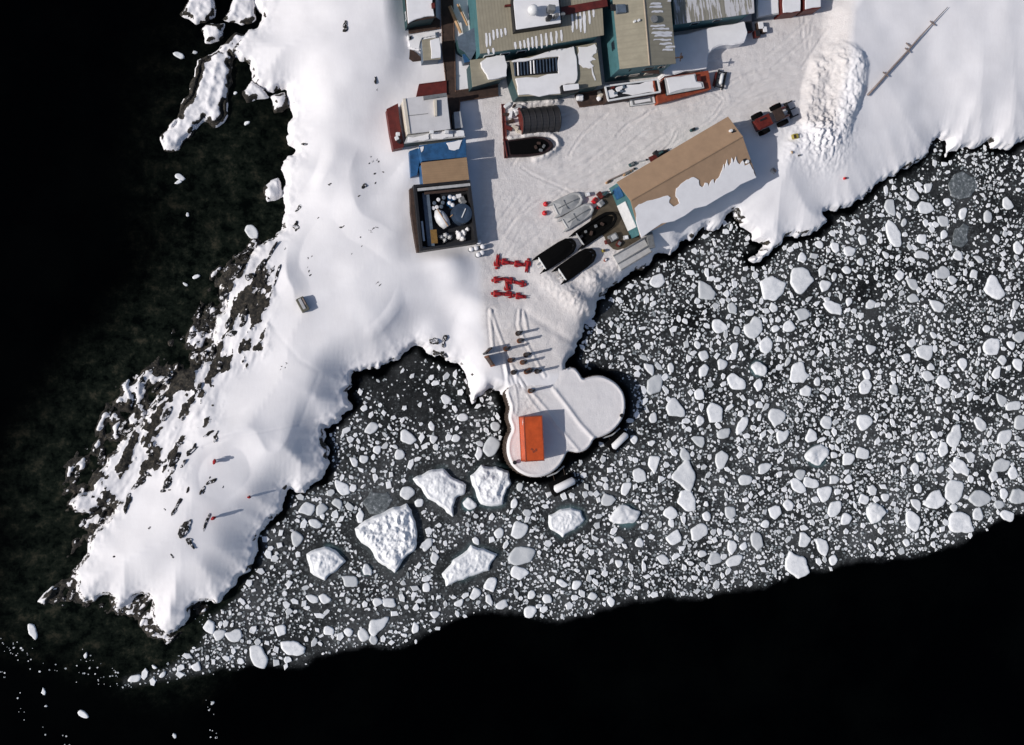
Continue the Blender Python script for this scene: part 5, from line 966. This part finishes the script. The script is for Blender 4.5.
# ---- peninsula hut
p=G(302.5,305); t=thing('survey_shelter','small box shelter with a snow patched lid alone on the western snowfield','shelter',(p.x,p.y,p.z),math.radians(-62)+math.pi)
t.scale=(.85,.85,.8)
MB().box((0,0,.5),(2.2,1.15,1.3)).build('body',paint('olive_grey_boards',(.11,.105,.08),.8,.35,2),t,local=True,bevel=.04); MB().box((0.1,0.1,1.2),(1.7,.45,.15)).build('lid',m_lgrey,t,local=True,bevel=.04); MB().box((.3,-.35,1.22),(1.1,.2,.2)).build('strap',m_pipe,t,local=True)
# ---- rocks
def rockmesh(seed):
    r=random.Random(seed); bm=bmesh.new(); ox=r.uniform(0,99)
    for q in range(r.randint(3,6)):
        b0=len(bm.verts); ret=bmesh.ops.create_icosphere(bm,subdivisions=2,radius=1); cx=r.uniform(-.65,.65); cy=r.uniform(-.35,.35); sx=r.uniform(.25,.6); sy=r.uniform(.3,.75); an=r.uniform(-.5,.5); hz=r.uniform(.6,1.3); fl=r.uniform(.35,.8)
        for v in ret['verts']:
            c=v.co; n=float(fbm(np.float64(c.x*1.7+ox+q),np.float64(c.y*1.7+c.z*1.1+ox),3,seed%5)); c*=1+n*1.3
            if c.z>fl: c.z=fl+(c.z-fl)*.2
            x,y=c.x*sx,c.y*sy; c.x,c.y,c.z=x*math.cos(an)-y*math.sin(an)+cx,x*math.sin(an)+y*math.cos(an)+cy,c.z*hz
    me=bpy.data.meshes.new('rock'); bm.to_mesh(me); bm.free(); me.materials.append(rock()); return me
RM=[rockmesh(i) for i in range(16)]
R3=zm(40,350,3.92,[(330,320),(245,420),(500,245),(460,210),(350,320),(240,420),(140,490),(570,250),(540,415),(600,385),(655,330),(510,505),(480,440),(545,368),(440,410),(395,520),(345,590),(430,490),(540,610),(570,690),(655,660),(670,515),(635,550),(585,540),(325,430),(260,620),(500,550),(690,340),(520,470),(560,450),(640,30),(690,20),(625,150),(480,125),(700,60)])
D3=[(70,22,20),(60,24,80),(76,22,68),(70,18,50),(60,40,30),(60,26,75),(60,26,70),(46,10,70),(80,32,60),(70,26,45),(62,20,35),(70,26,65),(46,22,20),(26,20,0),(26,16,30),(100,20,45),(66,18,80),(50,18,-20),(66,16,65),(86,26,62),(86,8,70),(46,18,30),(40,14,60),(34,12,70),(26,10,60),(80,18,30),(50,14,10),(40,16,70),(40,18,80),(40,18,60),(60,24,80),(70,24,75),(40,20,70),(70,20,45),(46,20,80)]
R2=zm(140,180,3.92,[(545,165),(500,210),(440,265),(515,285),(475,335),(430,380),(532,385),(465,430),(375,365),(330,440),(265,520),(262,575),(408,545),(345,560),(375,600),(290,650),(300,470),(630,102),(612,182),(792,184),(350,340),(240,450),(230,520),(330,520),(490,390),(520,350)])
D2=[(100,26,55),(70,22,45),(110,20,35),(90,14,62),(60,24,65),(34,30,0),(110,16,76),(46,14,55),(80,30,55),(90,30,60),(90,26,80),(80,24,-70),(76,26,68),(50,24,70),(50,22,20),(90,18,82),(50,18,40),(56,12,45),(38,28,80),(26,12,20),(50,20,30),(50,14,55),(50,18,75),(44,20,30),(40,14,80),(30,14,60)]
R4=zm(0,500,3.01,[(560,85),(570,125),(520,170),(385,12),(295,95),(345,170),(450,85),(625,60)]); D4=[(66,18,65),(44,14,-60),(26,8,-40),(46,14,78),(9,7,0),(9,6,0),(8,6,0),(70,7,70)]
R1=zm(140,0,3.92,[(805,105),(922,308),(930,350),(880,730),(657,566),(592,580),(745,722)]); D1=[(44,22,75),(38,14,88),(10,7,60),(36,16,65),(40,12,10),(44,16,30),(16,9,20)]
RC=zm(240,330,3.387,[(652,34),(692,35),(688,75),(745,130),(770,195),(835,215),(655,95),(590,105)]); DC=[(44,34,0),(40,20,90),(46,20,-60),(56,24,-60),(56,26,-60),(70,26,30),(34,14,60),(40,18,20)]
def addrocks(L_,D_,s,lab,grp,hf=.30):
    for k,((x,y),(l,w_,an)) in enumerate(zip(L_,D_)):
        p=G(x,y); r=random.Random(k*3+int(x)); me=RM[r.randrange(16)]; o=bpy.data.objects.new('rock_outcrop',me); COL.objects.link(o)
        a_=l/s/7.2/2*1.05; b_=w_/s/7.2/2*1.15; o.scale=(a_,b_,max(.12,min(.6,b_*.8))); o.location=(p.x,p.y,p.z-.04); o.rotation_euler=(r.uniform(-.1,.1),r.uniform(-.1,.1),math.radians(an)); tag(o,lab,'rock',grp)
addrocks(R3,D3,3.92,'dark brown rock breaking through the snow at the western point of the peninsula','rocks on the western point')
addrocks(R2,D2,3.92,'jagged dark rock on the steep western shore above the box shelter','rocks on the upper western shore')
addrocks(R4,D4,3.01,'dark rock streak in a wind scoop near the southern tip','rocks near the southern tip')
addrocks(R1[:1],D1[:1],3.92,'lone brown boulder poking out of the northern snowfield','lone boulder'); addrocks(R1[1:],D1[1:],3.92,'small dark stone in the snowfield west of the dark red wall','stones in the northern snowfield')
addrocks(RC,DC,3.387,'dark shoreline rock at the head of the cove','rocks around the cove head')
SP=zm(140,0,3.92,[(905,615),(930,625),(938,632),(920,680),(955,675),(925,715),(898,640),(912,632)])+zm(140,180,3.92,[(700,148),(865,222),(900,197),(915,190),(928,186),(908,205),(870,258),(828,293),(930,403),(940,412),(660,305),(672,300),(655,345),(662,358),(668,372),(575,722),(568,738),(570,268),(495,468),(858,62),(885,20)])+zm(40,350,3.92,[(950,65),(965,50),(945,75),(490,625),(430,697),(228,710),(665,500),(640,560),(718,535),(820,575)])
rr=random.Random(9); addrocks(SP,[(rr.uniform(9,15),rr.uniform(4,8),rr.choice((50,60,70,-20))) for _ in SP],3.92,'tiny dark stone speck lying on the open snowfield','tiny stones on the snowfield')
rs=random.Random(21); sh_r=[]; 
while len(sh_r)<70:
    x=rs.uniform(48,262); y=rs.uniform(225,640); p=U(x,y,.3); i=int((p.x-X0)/ST); j=int((p.y-Y0)/ST)
    if sdsh[j,i]>.3 and sd[j,i]<.4: sh_r.append((x,y))
addrocks(sh_r,[(rs.uniform(16,60),rs.uniform(8,26),rs.uniform(35,80)) for _ in sh_r],3.92,'wet black rock lying in the shallows along the western shore','shallow water rocks')
# ---- people
def skin(name,joints,edges,mat,parent,sub=1,root=0):
    me=bpy.data.meshes.new(name); me.from_pydata([j[:3] for j in joints],edges,[]); o=bpy.data.objects.new(name,me); COL.objects.link(o)
    sk=o.modifiers.new('s','SKIN'); me.skin_vertices[0].data[root].use_root=True
    for i,j in enumerate(joints): me.skin_vertices[0].data[i].radius=(j[3],j[4] if len(j)>4 else j[3])
    sb=o.modifiers.new('d','SUBSURF'); sb.levels=sub; sb.render_levels=sub
    dg=bpy.context.evaluated_depsgraph_get(); dg.update(); m2=bpy.data.meshes.new_from_object(o.evaluated_get(dg)); o.modifiers.clear(); o.data=m2; m2.materials.clear(); m2.materials.append(mat)
    m2.polygons.foreach_set('use_smooth',[True]*len(m2.polygons)); o.parent=parent; m2.name=name; return o
m_parka=paint('red_parka',(.30,.004,.008),.8,.25,5); m_pants=paint('red_trousers',(.26,.005,.009),.85,.25,5); m_skin=paint('skin',(.45,.26,.19),.6,.05,5); m_glove=paint('dark_gloves',(.02,.02,.025),.8,.1,5)
def person(name,label,loc,rz,pose,arms,group=None,sc=1.0):
    # body built standing along +z then laid down (pose 'lie': along +x, face up)
    r0=thing(name,label,'person',loc,rz,group); r0.scale=(sc,)*3
    ah=arms
    def S(y,z): return (0,y,z)
    J=[(0,0,.95,.16,.12),(0,0,1.15,.15,.11),(0,0,1.38,.17,.11),(0,0,1.50,.06,.06),(0,0,1.62,.095,.105),(0,0,1.72,.07,.08)]
    E=[(0,1),(1,2),(2,3),(3,4),(4,5)]
    for s_ in(-1,1):
        b=len(J); sp=.10 if pose=='stand' else .06
        J+=[(0,s_*sp,.88,.115),(.02,s_*(sp+.01),.48,.09),(0,s_*(sp+.02),.10,.065),(.06,s_*(sp+.02),.03,.045),(.17,s_*(sp+.04),.02,.035)]; E+=[(0,b),(b,b+1),(b+1,b+2),(b+2,b+3),(b+3,b+4)]
        b=len(J)
        if ah=='up': A_=[(0,s_*.20,1.42,.065),(0,s_*.26,1.66,.05),(.02,s_*.22,1.88,.038),(.02,s_*.21,1.96,.035)]
        else: A_=[(0,s_*.20,1.42,.065),(0,s_*.24,1.16,.05),(.05,s_*.235,.93,.038),(.07,s_*.23,.86,.035)]
        J+=A_; E+=[(2,b),(b,b+1),(b+1,b+2),(b+2,b+3)]
        h=Vector(A_[3][:3]); up_=1 if ah=='up' else -1
        for f in range(4):
            q=len(J); yy=(f-1.5)*.019; ln=[.075,.085,.08,.06][f]; J+=[(h.x+yy,h.y,h.z+up_*.045,.010),(h.x+yy+.006,h.y+.006,h.z+up_*(.045+ln*.6),.009),(h.x+yy+.018,h.y+.01,h.z+up_*(.045+ln),.008)]; E+=[(b+3,q),(q,q+1),(q+1,q+2)]
        q=len(J); J+=[(h.x+.035,h.y,h.z+up_*.01,.011),(h.x+.06,h.y,h.z+up_*.05,.010)]; E+=[(b+3,q),(q,q+1)]
    body=skin('body',J,E,m_pants,r0)
    me=body.data; me.materials.append(m_skin); me.materials.append(m_glove)
    for p in me.polygons:
        c=p.center
        if c.z>1.5 and abs(c.y)<.15: p.material_index=1
        elif (abs(c.y)>.16 and ((ah=='up' and c.z>1.86) or (ah!='up' and c.z<.90 and abs(c.y)>.2))) or c.z<.09: p.material_index=2
    for v in me.vertices:      # face: brow, nose, chin
        if v.co.z>1.5 and abs(v.co.y)<.03 and v.co.x>.07 and 1.6<v.co.z<1.66: v.co.x+=.02
    K=[(0,0,.40,.19,.13),(0,0,.98,.215,.15),(0,0,1.2,.205,.15),(0,0,1.40,.21,.15),(0,0,1.50,.10,.10)]; E2=[(0,1),(1,2),(2,3),(3,4)]
    for s_ in(-1,1):
        b=len(K); K+= [(0,s_*.21,1.42,.09),(0,s_*.27,1.66,.075),(.02,s_*.22,1.87,.06)] if ah=='up' else [(0,s_*.21,1.42,.09),(0,s_*.245,1.16,.075),(.05,s_*.24,.94,.06)]; E2+=[(3,b),(b,b+1),(b+1,b+2)]
    coat=skin('parka',K,E2,m_parka,r0)
    hood=MB().dome((-.035,0,1.655),.145,1.1,14,7,-.7).build('hood',m_parka,r0,local=True,smooth=True)
    fc=MB(); fc.box((.085,.035,1.665),(.012,.022,.012)).box((.085,-.035,1.665),(.012,.022,.012)).box((.09,0,1.585),(.01,.05,.012)); fc.build('face',m_dark,r0,local=True)
    if pose=='lie':
        M_=Matrix(((0,0,1,-.95),(0,1,0,0),(-1,0,0,.0),(0,0,0,1)))  # z->x ; x(face)->... flipped below
        M_=Matrix(((0,0,1,-.95),(0,-1,0,0),(1,0,0,.15),(0,0,0,1)))
        for o in (body,coat,hood): o.data.transform(M_)
        for o in r0.children:
            if o.name.startswith('face'): o.data.transform(M_)
    for v in ():pass
    return r0
l1=person('person','',(0,0,0),0,'lie','down'); l2=person('person','',(0,0,0),0,'lie','down',sc=.94)
Z480=lambda x,y:(480+x/13.54,250+y/13.54)
LY=[((240,70),(218,262),0,'person in red lying down as the left end bar of the upper letter'),((262,150),(420,182),0,'person in red lying head to toe, left half of the stem of the upper letter'),((430,180),(600,208),1,'person in red lying head to toe, right half of the stem of the upper letter'),((655,118),(620,298),0,'person in red lying down as the right end bar of the upper letter'),
 ((155,415),(310,392),1,'person in red lying at the left end of the top row of the lower letter'),((305,392),(465,432),0,'person in red lying in the middle of the top row of the lower letter'),((460,440),(622,470),1,'person in red lying at the right end of the top row of the lower letter'),((352,425),(372,575),0,'person in red lying as the short link between the two rows of the lower letter'),
 ((150,590),(305,598),0,'person in red lying at the left end of the bottom row of the lower letter'),((300,600),(455,615),1,'person in red lying in the middle of the bottom row of the lower letter'),((450,615),(612,640),0,'person in red lying at the right end of the bottom row of the lower letter'),
 ((420,440),(500,455),-1,''),]
first={0:l1,1:l2}; used_=set()
for (a,b,v,lab) in LY:
    if v<0: continue
    A_=G(*Z480(*a));B_=G(*Z480(*b)); d=B_-A_; c=(A_+B_)/2; rz=math.atan2(d.y,d.x)+(math.pi if random.random()<.4 else 0); sc=max(.9,min(1.08,d.length/1.72)); loc=(c.x,c.y,c.z+.03)
    if v not in used_:
        o=first[v]; used_.add(v); o.location=loc; o.rotation_euler=(0,0,rz); o['label']=lab
    else: o=dup(first[v],loc,rz,lab)
    o.scale=(sc*1.07,1.55,1.2); o['group']='people in red lying in the snow to form two letters'
for (x,y,lab) in [(214.5,461.5,'person in red standing on the snowfield beside the dark rocks, the northern one'),(213.5,517.5,'person in red standing beside a thin rock streak, the southern one'),(249,497,'person in dark red crouched in a shallow snow hollow left of the cove')]:
    p=G(x,y); o=person('person',lab,tuple(p),random.uniform(0,6),'stand','down')
    o.scale=(1.2,1.2,.86)
    if y==497: o.scale=(.85,.85,.5)
